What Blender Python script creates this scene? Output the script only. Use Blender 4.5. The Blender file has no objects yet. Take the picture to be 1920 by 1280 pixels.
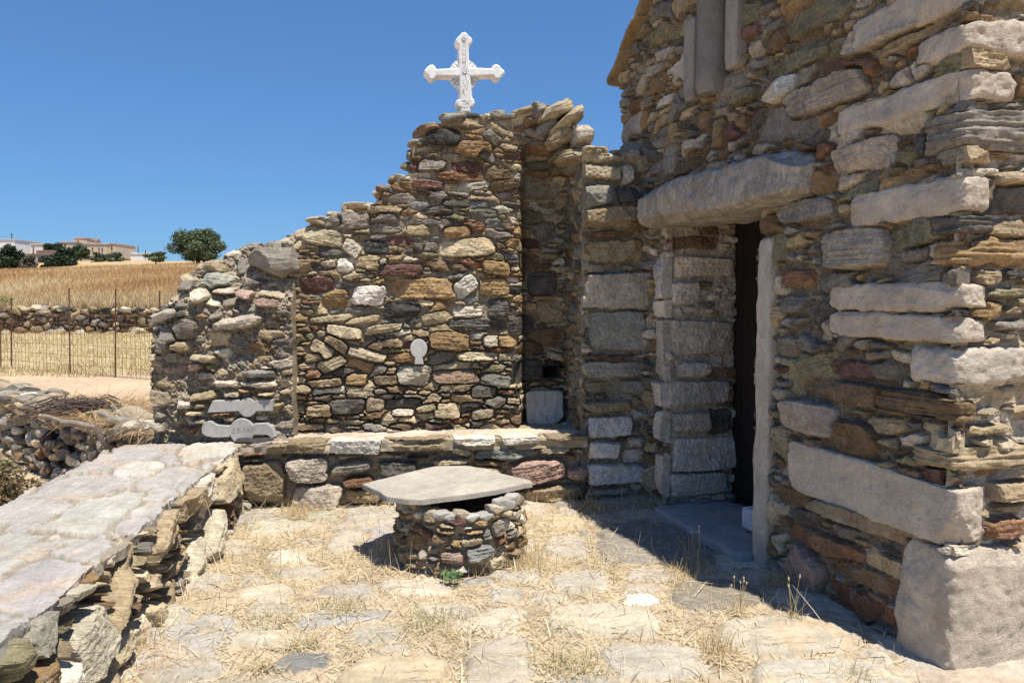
import bpy, math, random
import numpy as np
from mathutils import Vector

# ------------------------------------------------------------------ camera, sky, sun, exposure
SC = bpy.context.scene
COL = SC.collection
F_PX, CAM_H = 1440.0, 1.6
PITCH = math.atan(80.0 / F_PX)
cam = bpy.data.cameras.new("camera")
cam_o = bpy.data.objects.new("camera", cam)
COL.objects.link(cam_o)
cam.sensor_width = 36.0
cam.lens = 36.0 * F_PX / 1920.0
cam.clip_start, cam.clip_end = 0.05, 5000
cam_o.location = (0, 0, CAM_H)
cam_o.rotation_euler = (math.pi / 2 - PITCH, 0, 0)
SC.camera = cam_o

SUN = Vector((-0.215, 0.290, -1.0)).normalized()
world = bpy.data.worlds.new("World")
SC.world = world
world.use_nodes = True
wn = world.node_tree
wn.nodes.clear()
sky = wn.nodes.new("ShaderNodeTexSky")
sky.sky_type = 'NISHITA'
sky.sun_disc = False
sky.sun_elevation = math.asin(-SUN.z)
sky.sun_rotation = math.atan2(-SUN.x, -SUN.y)
sky.altitude = 0
sky.air_density = 1.0
sky.dust_density = 0.0
sky.ozone_density = 1.0
bg = wn.nodes.new("ShaderNodeBackground")
bg.inputs['Strength'].default_value = 0.10
wo = wn.nodes.new("ShaderNodeOutputWorld")
gam = wn.nodes.new("ShaderNodeGamma")
gam.inputs[1].default_value = 0.65
tin = wn.nodes.new("ShaderNodeMix")
tin.data_type = 'RGBA'
tin.blend_type = 'MULTIPLY'
tin.inputs[0].default_value = 1.0
tin.inputs[7].default_value = (.548, 1.0, 1.65, 1)
wn.links.new(sky.outputs[0], gam.inputs[0])
wn.links.new(gam.outputs[0], tin.inputs[6])
wn.links.new(tin.outputs[2], bg.inputs[0])
wn.links.new(bg.outputs[0], wo.inputs[0])

sl = bpy.data.lights.new("sun", 'SUN')
sl.energy = 5.0
sl.angle = math.radians(0.53)
sl.color = (1.0, 0.94, 0.84)
so = bpy.data.objects.new("sun", sl)
COL.objects.link(so)
so.rotation_euler = SUN.to_track_quat('-Z', 'Y').to_euler()
so.location = (3, -4, 20)

SC.view_settings.view_transform = 'Standard'
SC.view_settings.look = 'None'
SC.view_settings.exposure = 0.45
SC.view_settings.gamma = 1.0
SC.view_settings.use_curve_mapping = False

# ------------------------------------------------------------------ geometry of the photograph
CP, SP = math.cos(PITCH), math.sin(PITCH)
CAM = np.array([0, 0, CAM_H])


def ray(x, y):
    a, b = x - 960.0, 640.0 - y
    return np.array([a, F_PX * CP + b * SP, -F_PX * SP + b * CP])


def G(x, y, z=0.0):
    """pixel -> point on the horizontal plane z"""
    r = ray(x, y)
    return CAM + r * ((z - CAM_H) / r[2])


def AT(x, y, Y):
    """pixel -> point at depth Y"""
    r = ray(x, y)
    return CAM + r * (Y / r[1])


class Frame:
    """vertical plane: origin p (xy), u along direction ang (degrees), n the outward normal"""

    def __init__(s, p, ang, flip=False):
        a = math.radians(ang)
        s.p = np.array([p[0], p[1], 0.0])
        s.d = np.array([math.cos(a), math.sin(a), 0.0])
        s.n = np.array([math.sin(a), -math.cos(a), 0.0]) * (-1 if flip else 1)

    def uv(s, x, y):
        r = ray(x, y)
        t = np.dot(s.p - CAM, s.n) / np.dot(r, s.n)
        q = CAM + r * t
        return np.dot(q - s.p, s.d), q[2]

    def P(s, u, v, h=0.0):
        u, v, h = np.broadcast_arrays(np.asarray(u, float), np.asarray(v, float), np.asarray(h, float))
        o = s.p + u[..., None] * s.d + h[..., None] * s.n
        o[..., 2] = v
        return o

    def trace(s, x, y, hw, hh, rot, c, proud=0.0, p=3.2):
        u0, v0 = s.uv(x, y)
        a = abs(s.uv(x + hw, y)[0] - s.uv(x - hw, y)[0]) / 2
        b = abs(s.uv(x, y + hh)[1] - s.uv(x, y - hh)[1]) / 2
        return (u0, v0, a, b, math.radians(-rot), c, proud, 4.5 if p == 3.2 else p)


# ------------------------------------------------------------------ noise
def _h(ix, iy, iz, seed):
    h = (ix.astype(np.int64) * 374761393 + iy.astype(np.int64) * 668265263 + iz.astype(np.int64) * 2147483647 + seed * 974634777) & 0xFFFFFFFF
    h = ((h ^ (h >> 13)) * 1274126177) & 0xFFFFFFFF
    h = ((h ^ (h >> 16)) * 2246822519) & 0xFFFFFFFF
    return ((h ^ (h >> 15)) & 0xFFFF) / 65535.0


def vn(x, y, seed=0, z=None):
    x = np.asarray(x, float); y = np.asarray(y, float)
    xi, yi = np.floor(x), np.floor(y)
    fx, fy = x - xi, y - yi
    fx = fx * fx * (3 - 2 * fx); fy = fy * fy * (3 - 2 * fy)
    if z is None:
        zi = np.zeros_like(xi)
        a = _h(xi, yi, zi, seed) * (1 - fx) + _h(xi + 1, yi, zi, seed) * fx
        b = _h(xi, yi + 1, zi, seed) * (1 - fx) + _h(xi + 1, yi + 1, zi, seed) * fx
        return (a * (1 - fy) + b * fy) * 2 - 1
    z = np.asarray(z, float)
    zi = np.floor(z); fz = z - zi; fz = fz * fz * (3 - 2 * fz)
    r = 0
    for dz, w in ((0, 1 - fz), (1, fz)):
        a = _h(xi, yi, zi + dz, seed) * (1 - fx) + _h(xi + 1, yi, zi + dz, seed) * fx
        b = _h(xi, yi + 1, zi + dz, seed) * (1 - fx) + _h(xi + 1, yi + 1, zi + dz, seed) * fx
        r = r + (a * (1 - fy) + b * fy) * w
    return r * 2 - 1


def fbm(x, y, seed=0, o=4, z=None):
    s, a, f = 0, 1.0, 1.0
    for k in range(o):
        s = s + a * vn(x * f, y * f, seed + k * 17, None if z is None else z * f)
        a *= 0.5; f *= 2.03
    return s / 1.9


# ------------------------------------------------------------------ meshes
class MB:
    def __init__(s):
        s.v, s.c, s.f, s.n = [], [], [], 0

    def add(s, v, f, c):
        v = np.asarray(v, float).reshape(-1, 3)
        f = np.asarray(f, np.int64)
        c = np.asarray(c, float)
        if c.ndim == 1:
            c = np.tile(c[:3], (len(v), 1))
        s.v.append(v); s.c.append(c[:, :3]); s.f.append(f + s.n)
        s.n += len(v)

    def box(s, lo, hi, c):
        x0, y0, z0 = lo; x1, y1, z1 = hi
        v = [(x0, y0, z0), (x1, y0, z0), (x1, y1, z0), (x0, y1, z0), (x0, y0, z1), (x1, y0, z1), (x1, y1, z1), (x0, y1, z1)]
        s.add(v, [(0, 3, 2, 1), (4, 5, 6, 7), (0, 1, 5, 4), (1, 2, 6, 5), (2, 3, 7, 6), (3, 0, 4, 7)], c)

    def hexa(s, v8, c):
        s.add(v8, [(0, 3, 2, 1), (4, 5, 6, 7), (0, 1, 5, 4), (1, 2, 6, 5), (2, 3, 7, 6), (3, 0, 4, 7)], c)

    def tube(s, pts, rad, c, k=6):
        pts = np.asarray(pts, float)
        rad = np.broadcast_to(np.asarray(rad, float), (len(pts),))
        t = np.gradient(pts, axis=0)
        t /= np.linalg.norm(t, axis=1)[:, None] + 1e-9
        ref = np.where(np.abs(t[:, 2:3]) > 0.9, [[1.0, 0, 0]], [[0, 0, 1.0]])
        e1 = np.cross(t, ref); e1 /= np.linalg.norm(e1, axis=1)[:, None] + 1e-9
        e2 = np.cross(t, e1)
        a = np.linspace(0, 2 * math.pi, k, endpoint=False)
        v = pts[:, None] + rad[:, None, None] * (e1[:, None] * np.cos(a)[None, :, None] + e2[:, None] * np.sin(a)[None, :, None])
        n = len(pts)
        i, j = np.meshgrid(np.arange(n - 1), np.arange(k), indexing='ij')
        i, j = i.ravel(), j.ravel(); j2 = (j + 1) % k
        s.add(v.reshape(-1, 3), np.stack([i * k + j, i * k + j2, (i + 1) * k + j2, (i + 1) * k + j], 1), c)
        ends = np.concatenate([v[0][::-1], v[-1]])
        if k == 4:
            s.add(ends, [(0, 1, 2, 3), (4, 5, 6, 7)], c)
        else:
            s.add(np.concatenate([ends, [pts[0], pts[-1]]]), [(q, (q + 1) % k, 2 * k) for q in range(k)] + [(k + q, k + (q + 1) % k, 2 * k + 1) for q in range(k)], c)

    def build(s, name, mat, parent=None, base=None, smooth=None):
        if smooth is None: smooth = name not in ('rubble', 'door_wall', 'front_wall', 'masonry', 'drum', 'front', 'door_reveal')
        me = bpy.data.meshes.new(name)
        v = np.concatenate(s.v); c = np.concatenate(s.c)
        if parent is not None and base is None:
            base = np.array(parent['_b'])
        if base is not None:
            v = v - np.asarray(base)
        me.vertices.add(len(v))
        me.vertices.foreach_set('co', v.astype(np.float32).ravel())
        idx = np.concatenate([f.ravel() for f in s.f])
        tot = np.concatenate([np.full(len(f), f.shape[1]) for f in s.f])
        st = np.concatenate([[0], np.cumsum(tot)[:-1]])
        me.loops.add(len(idx)); me.polygons.add(len(tot))
        me.loops.foreach_set('vertex_index', idx.astype(np.int32))
        me.polygons.foreach_set('loop_start', st.astype(np.int32))
        me.update(calc_edges=True)
        me.polygons.foreach_set('use_smooth', np.full(len(tot), bool(smooth)))
        at = me.color_attributes.new('Col', 'FLOAT_COLOR', 'POINT')
        at.data.foreach_set('color', np.concatenate([c, np.ones((len(c), 1))], 1).astype(np.float32).ravel())
        me.validate()
        me.materials.append(mat)
        o = bpy.data.objects.new(name, me)
        COL.objects.link(o)
        if parent is not None:
            o.parent = parent
        elif base is not None:
            o.location = base
        return o


def thing(name, label, cat, base, group=None):
    o = bpy.data.objects.new(name, None)
    COL.objects.link(o)
    o.location = base
    o.empty_display_size = 0.2
    o['label'] = label; o['category'] = cat
    o['_b'] = [float(q) for q in base]
    if group: o['group'] = group
    return o


def tag(o, label, cat, group=None, kind=None):
    if label: o['label'] = label
    if cat: o['category'] = cat
    if group: o['group'] = group
    if kind: o['kind'] = kind
    return o


def struct(o, kind='structure', label=None):
    o['kind'] = kind
    if label: o['label'] = label
    return o


# ------------------------------------------------------------------ materials
def make_mat(name, rough=0.9, var=((7, .25), (45, .25)), bump=((60, .6), (260, .4)), bdist=.006, lichen=0.0, stain=0.0, spec=.25, trans=0.0, stretch=(1, 1, 1), veins=0.0, pits=0.0):
    m = bpy.data.materials.new(name)
    m.use_nodes = True
    nt = m.node_tree; N = nt.nodes; L = nt.links
    N.clear()
    out = N.new('ShaderNodeOutputMaterial')
    bs = N.new('ShaderNodeBsdfPrincipled')
    bs.inputs['Roughness'].default_value = rough
    bs.inputs['Specular IOR Level'].default_value = spec
    at = N.new('ShaderNodeAttribute'); at.attribute_name = 'Col'
    tc = N.new('ShaderNodeTexCoord')
    mp = N.new('ShaderNodeMapping'); mp.inputs['Scale'].default_value = stretch
    L.new(tc.outputs['Object'], mp.inputs['Vector'])
    col = at.outputs['Color']

    def noise(scale, det=6, rg=.62, vec=None):
        n = N.new('ShaderNodeTexNoise')
        n.inputs['Scale'].default_value = scale
        n.inputs['Detail'].default_value = det
        n.inputs['Roughness'].default_value = rg
        L.new(vec or mp.outputs[0], n.inputs['Vector'])
        return n.outputs['Fac']

    def mix(kind, fac, a, b):
        x = N.new('ShaderNodeMix'); x.data_type = 'RGBA'; x.blend_type = kind
        if isinstance(fac, float): x.inputs[0].default_value = fac
        else: L.new(fac, x.inputs[0])
        for s, i in ((a, 6), (b, 7)):
            if isinstance(s, tuple): x.inputs[i].default_value = (*s, 1)
            else: L.new(s, x.inputs[i])
        return x.outputs[2]

    def mr(v, a, b, c, d):
        r = N.new('ShaderNodeMapRange')
        r.inputs[1].default_value = a; r.inputs[2].default_value = b
        r.inputs[3].default_value = c; r.inputs[4].default_value = d
        L.new(v, r.inputs[0])
        return r.outputs[0]

    for sc, am in var:
        f = mr(noise(sc), .3, .7, 1 - am, 1 + am)
        cb = N.new('ShaderNodeCombineColor')
        for k in range(3): L.new(f, cb.inputs[k])
        col = mix('MULTIPLY', 1.0, col, cb.outputs[0])
    if lichen:
        col = mix('MIX', mr(noise(16, 8, .7), .56, .66, 0, lichen), col, (.47, .45, .40))
        col = mix('MIX', mr(noise(23, 8, .7), .6, .7, 0, lichen), col, (.055, .052, .05))
    if stain:
        col = mix('MIX', mr(noise(5.5, 7, .7), .54, .7, 0, stain), col, (.34, .17, .06))
    if pits:
        col = mix('MIX', mr(noise(38, 5, .75), .60, .68, 0, pits), col, (.15, .125, .10))
        col = mix('MIX', mr(noise(3.1, 9, .8), .60, .64, 0, pits * .6), col, (.22, .19, .15))
    if veins:
        w = N.new('ShaderNodeTexWave'); w.inputs['Scale'].default_value = 3.0; w.inputs['Distortion'].default_value = 9
        w.inputs['Detail'].default_value = 5; w.inputs['Detail Scale'].default_value = 2.2
        L.new(tc.outputs['Object'], w.inputs['Vector'])
        col = mix('MIX', mr(w.outputs['Fac'], .0, .22, veins, 0), col, (.33, .27, .2))
    L.new(col, bs.inputs['Base Color'])
    prev = None
    for sc, am in bump:
        b = N.new('ShaderNodeBump')
        b.inputs['Strength'].default_value = am
        b.inputs['Distance'].default_value = bdist
        L.new(noise(sc, 5, .65), b.inputs['Height'])
        if prev: L.new(prev, b.inputs['Normal'])
        prev = b.outputs[0]
    if prev: L.new(prev, bs.inputs['Normal'])
    sh = bs.outputs[0]
    if trans:
        tr = N.new('ShaderNodeBsdfTranslucent')
        L.new(col, tr.inputs['Color'])
        ms = N.new('ShaderNodeMixShader'); ms.inputs[0].default_value = trans
        L.new(sh, ms.inputs[1]); L.new(tr.outputs[0], ms.inputs[2])
        sh = ms.outputs[0]
    L.new(sh, out.inputs[0])
    return m


M_STONE = make_mat('rubble_stone', .92, ((6, .22), (30, .28), (110, .22)), ((45, .8), (170, .7)), .010, lichen=.22, stain=.15)
M_MARBLE = make_mat('weathered_marble', .88, ((2.5, .14), (9, .18), (45, .10)), ((13, .5), (50, .55), (160, .6)), .022, lichen=.05, stain=.22, pits=.6)
M_LINTEL = make_mat('stained_marble', .9, ((3, .22), (16, .3), (70, .3)), ((13, .6), (50, .7), (160, .6)), .014, lichen=.25, stain=.3, stretch=(1, 1, .55), pits=.5)
M_CARVED = make_mat('carved_white_marble', .7, ((6, .12), (25, .12), (90, .1)), ((60, .4), (200, .4)), .003, stain=.05)
M_VEINED = make_mat('veined_marble', .7, ((5, .15), (40, .1)), ((60, .4),), .004, veins=.55, stretch=(1, 1, .4))
M_FLAG = make_mat('flagstone', .93, ((3, .14), (14, .14), (80, .16)), ((30, .5), (160, .5)), .005, lichen=.10, stain=.06)
M_EARTH = make_mat('dry_earth', .98, ((.6, .15), (6, .15), (60, .2)), ((25, .7), (120, .6)), .012)
M_STRAW = make_mat('dry_straw', .8, ((3, .18),), (), trans=.15)
M_LEAF = make_mat('leaves', .6, ((1.5, .3),), (), trans=.22, spec=.4)
M_WOOD = make_mat('weathered_wood', .9, ((5, .3), (40, .3)), ((50, .6),), .004, stretch=(1, 1, .2))
M_RUST = make_mat('rusty_iron', .85, ((9, .3),), ((90, .4),), .002)
M_WALL = make_mat('lime_plaster', .9, ((.4, .06), (3, .06)), ((8, .3),), .01)
M_TILE = make_mat('stone_roof_tile', .9, ((5, .25), (40, .25)), ((40, .6),), .006, lichen=.2)

# base colours (linear)
C = dict(tan=(.40, .31, .19), ltan=(.50, .41, .27), grey=(.275, .245, .20), dgrey=(.135, .123, .105), black=(.06, .057, .053),
         ochre=(.37, .245, .12), rust=(.255, .135, .075), maroon=(.19, .10, .08), cream=(.60, .53, .41), white=(.72, .66, .56),
         blue=(.235, .235, .215), olive=(.27, .24, .14), beige=(.52, .45, .36), pink=(.42, .29, .225), green=(.31, .305, .245), brown=(.24, .16, .09),
          pale=(.66, .575, .465), fl=(.485, .43, .335), fb=(.455, .41, .335), dressed=(.66, .56, .44), pgrey=(.42, .392, .352), pbeige=(.47, .435, .385), pblue=(.37, .365, .345), pwarm=(.50, .40, .30))
PAL_BACK = dict(tan=28, ltan=20, grey=14, dgrey=5, black=2, ochre=7, rust=2, maroon=3, cream=5, olive=8, blue=2, brown=9)
PAL_CHAPEL = dict(tan=18, grey=18, dgrey=6, ochre=6, rust=3, maroon=2, beige=9, ltan=8, olive=10, brown=12, blue=2)
PAL_FIELD = dict(tan=14, grey=22, dgrey=16, ltan=14, cream=9, brown=10, black=5, olive=6)
PAL_FLAG = dict(fl=36, fb=34, ltan=6, beige=16, pgrey=12)


def pick(pal, rng):
    k = list(pal); w = np.array([pal[q] for q in k], float)
    return np.array(C[k[rng.choice(len(k), p=w / w.sum())]])


# ------------------------------------------------------------------ masonry as a relief of stones
def masonry(mb, W, H, res, surf, seed, sizes, pal, traced=(), gap=.006, rnd=.012, relief=.045, mdepth=-.045, mcol=(.36, .31, .24),
            keep=None, thick=.12, rot=.12, grow=1.45, facet=1.0, bed=.006, origin=(0, 0), hbase=None, wob=.02, rim=True, uneven=1.0, mrough=.012, vary=1.0):
    """stones = traced ones (u,v,a,b,rot,colour,proud,p) first, the rest packed by size class (count, bmin, bmax, rmin, rmax)"""
    rng = np.random.default_rng(seed)
    nx, ny = int(W / res) + 1, int(H / res) + 1
    u = origin[0] + np.arange(nx) * res
    v = origin[1] + np.arange(ny) * res
    U, V = np.meshgrid(u, v)
    Uw = U + wob * fbm(U * 9, V * 9, seed + 1, 4)
    Vw = V + wob * .7 * fbm(U * 9 + 50, V * 9, seed + 2, 4)
    Uw = Uw + .0045 * fbm(U * 45, V * 45, seed + 31, 3)
    Vw = Vw + .0045 * fbm(U * 45 + 9, V * 45, seed + 32, 3)
    seeds = []
    occ = np.zeros((ny, nx), bool)

    def win(cu, cv, R):
        i0, i1 = max(0, int((cu - R - origin[0]) / res)), min(nx, int((cu + R - origin[0]) / res) + 2)
        j0, j1 = max(0, int((cv - R - origin[1]) / res)), min(ny, int((cv + R - origin[1]) / res) + 2)
        return slice(j0, j1), slice(i0, i1)

    def metric(s, w):
        dx, dy = Uw[w] - s[0], Vw[w] - s[1]
        c, n = math.cos(s[4]), math.sin(s[4])
        x, y = (dx * c + dy * n) / s[2], (-dx * n + dy * c) / s[3]
        e = abs(math.sin(s[0] * 91.7 + s[1] * 37.3)) * 1e3 % 1; g_ = abs(math.sin(s[0] * 57.1 + s[1] * 71.9)) * 1e3 % 1
        k_ = .35 if s[5] is None or len(s) > 8 and s[8] else 1.0
        y = y * (1 + k_ * .55 * (e - .5) * np.clip(x, -1.2, 1.2))
        x = x + k_ * .7 * (g_ - .5) * y
        x, y = np.abs(x), np.abs(y)
        return (x ** s[7] + y ** s[7]) ** (1 / s[7])

    for t in traced:
        t = list(t)
        if isinstance(t[5], str): t[5] = C[t[5]]
        t[5] = np.array(t[5])
        w = win(t[0], t[1], max(t[2], t[3]) * 1.1 + .04)
        if w[0].stop <= w[0].start or w[1].stop <= w[1].start: continue
        occ[w] |= metric(t, w) < 1
        seeds.append(t + [1])
    for (cnt, b0, b1, r0, r1) in sizes:
        for _ in range(cnt):
            b = rng.uniform(b0, b1); a = b * rng.uniform(r0, r1)
            cu, cv = origin[0] + rng.uniform(0, W), origin[1] + rng.uniform(0, H)
            if keep is not None and not keep(np.array([cu]), np.array([cv - b * .5]))[0]: continue
            s = [cu, cv, a, b, rng.normal(0, rot), pick(pal, rng), 0.0, rng.uniform(2.6, 6.0)]
            w = win(cu, cv, a * 1.05)
            if w[0].stop <= w[0].start or w[1].stop <= w[1].start: continue
            ins = metric(s, w) < 1
            n = ins.sum()
            if n == 0 or (occ[w] & ins).sum() > .14 * n: continue
            occ[w] |= ins
            seeds.append(s + [0])
    F1 = np.full((ny, nx), 9.0)
    lab = np.full((ny, nx), -1)
    for k, s in enumerate(seeds):
        w = win(s[0], s[1], max(s[2], s[3]) * 1.6 + .03)
        d = metric(s, w)
        if s[8]: d = np.where(d < 1, d * .01, d * 1.25)
        m = (d < F1[w]) & (d < (1.12 if s[8] else grow))
        F1[w] = np.where(m, d, F1[w]); lab[w] = np.where(m, k, lab[w])
    # distance to the joint
    e = np.zeros((ny, nx), bool)
    dx = lab[:, 1:] != lab[:, :-1]; dy = lab[1:] != lab[:-1]
    e[:, 1:] |= dx; e[:, :-1] |= dx; e[1:] |= dy; e[:-1] |= dy
    D = np.where(e, .5, 99.0)
    for _ in range(int(.07 / res) + 2):
        P = np.pad(D, 1, mode='edge')
        D = np.minimum(D, np.minimum(np.minimum(P[1:-1, 2:], P[1:-1, :-2]), np.minimum(P[2:, 1:-1], P[:-2, 1:-1])) + 1)
        D = np.minimum(D, np.minimum(np.minimum(P[2:, 2:], P[:-2, :-2]), np.minimum(P[2:, :-2], P[:-2, 2:])) + 1.414)
    D = np.minimum(D, .09 / res) * res
    K = len(seeds)
    A = lambda i: np.array([s[i] for s in seeds] + [0.0])
    cu, cv, sa, sb, sr = A(0), A(1), A(2), A(3), A(4)
    pr = A(6); trc = A(8)
    off = rng.uniform(-.35, 1.0, K + 1) * relief * .6 * uneven + pr
    gp = gap * rng.uniform(.5, 1.9, K + 1)
    rd = rnd * rng.uniform(.6, 1.8, K + 1)
    lx, ly = U - cu[lab], V - cv[lab]
    cr, sn = np.cos(sr)[lab], np.sin(sr)[lab]
    xr, yr = lx * cr + ly * sn, -lx * sn + ly * cr
    hs = np.zeros_like(U) + 0.0
    fl_ = np.where((A(7) >= 6) & (trc > 0), .3, 1.0)
    for _ in range(6):
        th = rng.uniform(0, 2 * math.pi, K + 1); sl_ = rng.uniform(.08, .75, K + 1) * facet * fl_; q = rng.uniform(.15, .95, K + 1)
        dirx, diry = np.cos(th), np.sin(th)
        reach = np.sqrt((sa * dirx) ** 2 + (sb * diry) ** 2)
        pl = sl_[lab] * (q[lab] * reach[lab] - (xr * dirx[lab] + yr * diry[lab]))
        hs = np.minimum(hs, pl)
    hs = np.maximum(hs, -.05)
    hs = hs + off[lab] + xr * (rng.normal(0, .05, K + 1) * facet)[lab] + yr * (rng.normal(0, .12, K + 1) * facet)[lab]
    br = (rng.uniform(0, 1, K + 1) ** 2)[lab]
    ph = (rng.uniform(0, 90, K + 1))[lab]
    hs = hs + bed * fl_[lab] * (br + .25) * (vn(xr * 6 + ph, yr * 75, seed + 5) + .7 * vn(xr * 11 + ph, yr * 160, seed + 6))
    hs = hs + .010 * fbm(U * 14 + ph, V * 14, seed + 7, 4) +   .007 * fbm(U * 55, V * 55, seed + 8, 3)
    g = D + .004 * fbm(U * 40, V * 40, seed + 9, 3) - gp[lab]
    pf = np.minimum(1, np.maximum(g, 0) / rd[lab]) ** .55
    md_ = mdepth(U, V) if callable(mdepth) else mdepth
    mh = md_ + mrough * fbm(U * 17, V * 17, seed + 10, 4) + mrough * .7 * fbm(U * 70, V * 70, seed + 11, 3)
    stone = (lab >= 0) & (g > 0)
    h = np.where(stone, mh + (np.maximum(hs, mh + .004) - mh) * pf, mh)
    if hbase is not None: h = h + hbase(U, V)
    sc = np.array([s[5] for s in seeds] + [mcol])
    val = 1 + vary * rng.uniform(-.22, .22, K + 1); val[-1] = 1
    tint = rng.normal(0, .012, (K + 1, 3)); tint[-1] = 0
    cc = (.88 * sc * val[:, None] * (1 + tint))[lab]
    streak = 1 + .10 * fl_[lab] * vn(xr * 5 + ph, yr * 60, seed + 12) + .10 * fbm(U * 7 + ph, V * 7, seed + 13, 3)
    second = np.array([C['ochre'], C['grey'], C['ltan'], C['brown']])[rng.integers(0, 4, K + 1)][lab]
    blend = np.clip((fbm(U * 6 + ph, V * 6, seed + 14, 3) - .2) * 2.0, 0, .3)[..., None]
    cc = cc * (1 - blend) + second * blend * (cc.mean(-1, keepdims=True) / (second.mean(-1, keepdims=True) + .02))
    cc = cc * streak[..., None]
    mc = .88 * np.array(mcol) * (1 + .3 * fbm(U * 25, V * 25, seed + 15, 4))[..., None]
    cc = np.where(stone[..., None], cc, mc)
    pts = surf(U, V, h)
    fm = np.ones((ny - 1, nx - 1), bool)
    if keep is not None:
        kv = keep(U, V)
        fm = kv[1:, 1:] & kv[:-1, 1:] & kv[1:, :-1] & kv[:-1, :-1]
    idx = np.arange(ny * nx).reshape(ny, nx)
    q = np.stack([idx[:-1, :-1], idx[:-1, 1:], idx[1:, 1:], idx[1:, :-1]], -1)[fm]
    used = np.zeros(ny * nx, bool); used[q.ravel()] = True
    remap = np.cumsum(used) - 1
    mb.add(pts.reshape(-1, 3)[used], remap[q], np.clip(cc, .01, .9).reshape(-1, 3)[used])
    if rim:
        Pm = np.pad(fm, 1)
        eds = []
        for (sl0, a, b) in ((Pm[:-2, 1:-1], (0, 0), (0, 1)), (Pm[2:, 1:-1], (1, 1), (1, 0)), (Pm[1:-1, :-2], (1, 0), (0, 0)), (Pm[1:-1, 2:], (0, 1), (1, 1))):
            j, i = np.nonzero(fm & ~sl0)
            eds.append(np.stack([idx[j + a[0], i + a[1]], idx[j + b[0], i + b[1]]], 1))
        eds = np.concatenate(eds)
        if len(eds):
            fu, fv, fh, fc = U.ravel(), V.ravel(), h.ravel(), np.clip(cc, .01, .9).reshape(-1, 3)
            ns = max(2, int(thick / max(res * 2.5, .02)))
            prev = None
            for k in range(ns + 1):
                t = k / ns
                hh = fh[eds] * (1 - t) - thick * t
                wv = .012 * vn(fu[eds] * 20, hh * 24 + fv[eds] * 20, seed + 21) * (1 if 0 < k else 0)
                vv = surf(fu[eds], fv[eds] + wv, hh)
                if k:
                    n = len(eds)
                    stack = np.concatenate([prev, vv], 1).reshape(-1, 3)
                    b4 = np.arange(n) * 4
                    mb.add(stack, np.stack([b4, b4 + 2, b4 + 3, b4 + 1], 1), np.repeat(fc[eds].mean(1) * .95, 4, axis=0))
                prev = vv
    return dict(U=U, V=V, h=h, stone=stone, D=D, g=g, res=res, o=origin)


# ------------------------------------------------------------------ rocks and dressed blocks
_T = {}


def cube_grid(n):
    if n in _T: return _T[n]
    g = np.linspace(-1, 1, n + 1)
    a, b = np.meshgrid(g, g)
    vs, fs = [], []
    k = 0
    i, j = np.meshgrid(np.arange(n), np.arange(n))
    i, j = i.ravel(), j.ravel()
    for ax in range(3):
        for sg in (-1, 1):
            p = np.zeros((n + 1, n + 1, 3))
            p[..., ax] = sg
            p[..., (ax + 1) % 3] = a if sg > 0 else -a
            p[..., (ax + 2) % 3] = b
            vs.append(p.reshape(-1, 3))
            q = np.stack([j * (n + 1) + i, j * (n + 1) + i + 1, (j + 1) * (n + 1) + i + 1, (j + 1) * (n + 1) + i], 1)
            fs.append(q + k); k += (n + 1) ** 2
    v = np.concatenate(vs); f = np.concatenate(fs)
    key = np.round(v * 4096).astype(np.int64)
    _, first, inv = np.unique(key, axis=0, return_index=True, return_inverse=True)
    v = v[first]; f = inv.ravel()[f]
    _T[n] = (v, f)
    return _T[n]


def axes_from(ex, ez=(0, 0, 1)):
    ex = np.array(ex, float); ex /= np.linalg.norm(ex)
    ez = np.array(ez, float); ey = np.cross(ez, ex); ey /= np.linalg.norm(ey)
    ez = np.cross(ex, ey)
    return np.stack([ex, ey, ez])


def block(mb, c, dims, ax, col, seed, p=7.0, chips=5, rough=.012, n=14, cut=(.72, .98), bed=0.0, fine=.004):
    """dressed or rough block: centre, half sizes, three axes"""
    rng = np.random.default_rng(seed)
    q, f = cube_grid(n)
    r = 1 / (np.abs(q) ** p).sum(1) ** (1 / p)
    x = q * r[:, None]
    d = x / (np.linalg.norm(x, axis=1)[:, None])
    L = np.linalg.norm(x, axis=1)
    for _ in range(chips):
        nn = rng.normal(size=3); nn /= np.linalg.norm(nn)
        sup = np.max(x @ nn)
        lim = sup * rng.uniform(*cut)
        dn = d @ nn
        L = np.where(dn > 1e-3, np.minimum(L, lim / np.maximum(dn, 1e-3)), L)
    x = d * L[:, None] * np.asarray(dims)
    o = rng.uniform(0, 50, 3)
    y = x + o
    nz = fbm(y[:, 0] * 7, y[:, 1] * 7, seed, 3, y[:, 2] * 7) * rough + fbm(y[:, 0] * 30, y[:, 1] * 30, seed + 3, 3, y[:, 2] * 30) * fine
    if bed: nz = nz + bed * vn(y[:, 0] * 5 + y[:, 1] * 5, y[:, 2] * 90, seed + 9)
    dd = x / np.asarray(dims) ** 1.0
    dd = dd / np.linalg.norm(dd, axis=1)[:, None]
    x = x + dd * nz[:, None]
    w = np.asarray(c) + x @ ax
    cc = .9 * np.array(C[col] if isinstance(col, str) else col)
    var = 1 + .14 * fbm(y[:, 0] * 6, y[:, 1] * 6, seed + 5, 3, y[:, 2] * 6) + (.16 * vn(y[:, 0] * 3, y[:, 2] * 70, seed + 4) if bed else 0)
    mb.add(w, f, np.clip(cc[None] * var[:, None], .01, .9))


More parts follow.
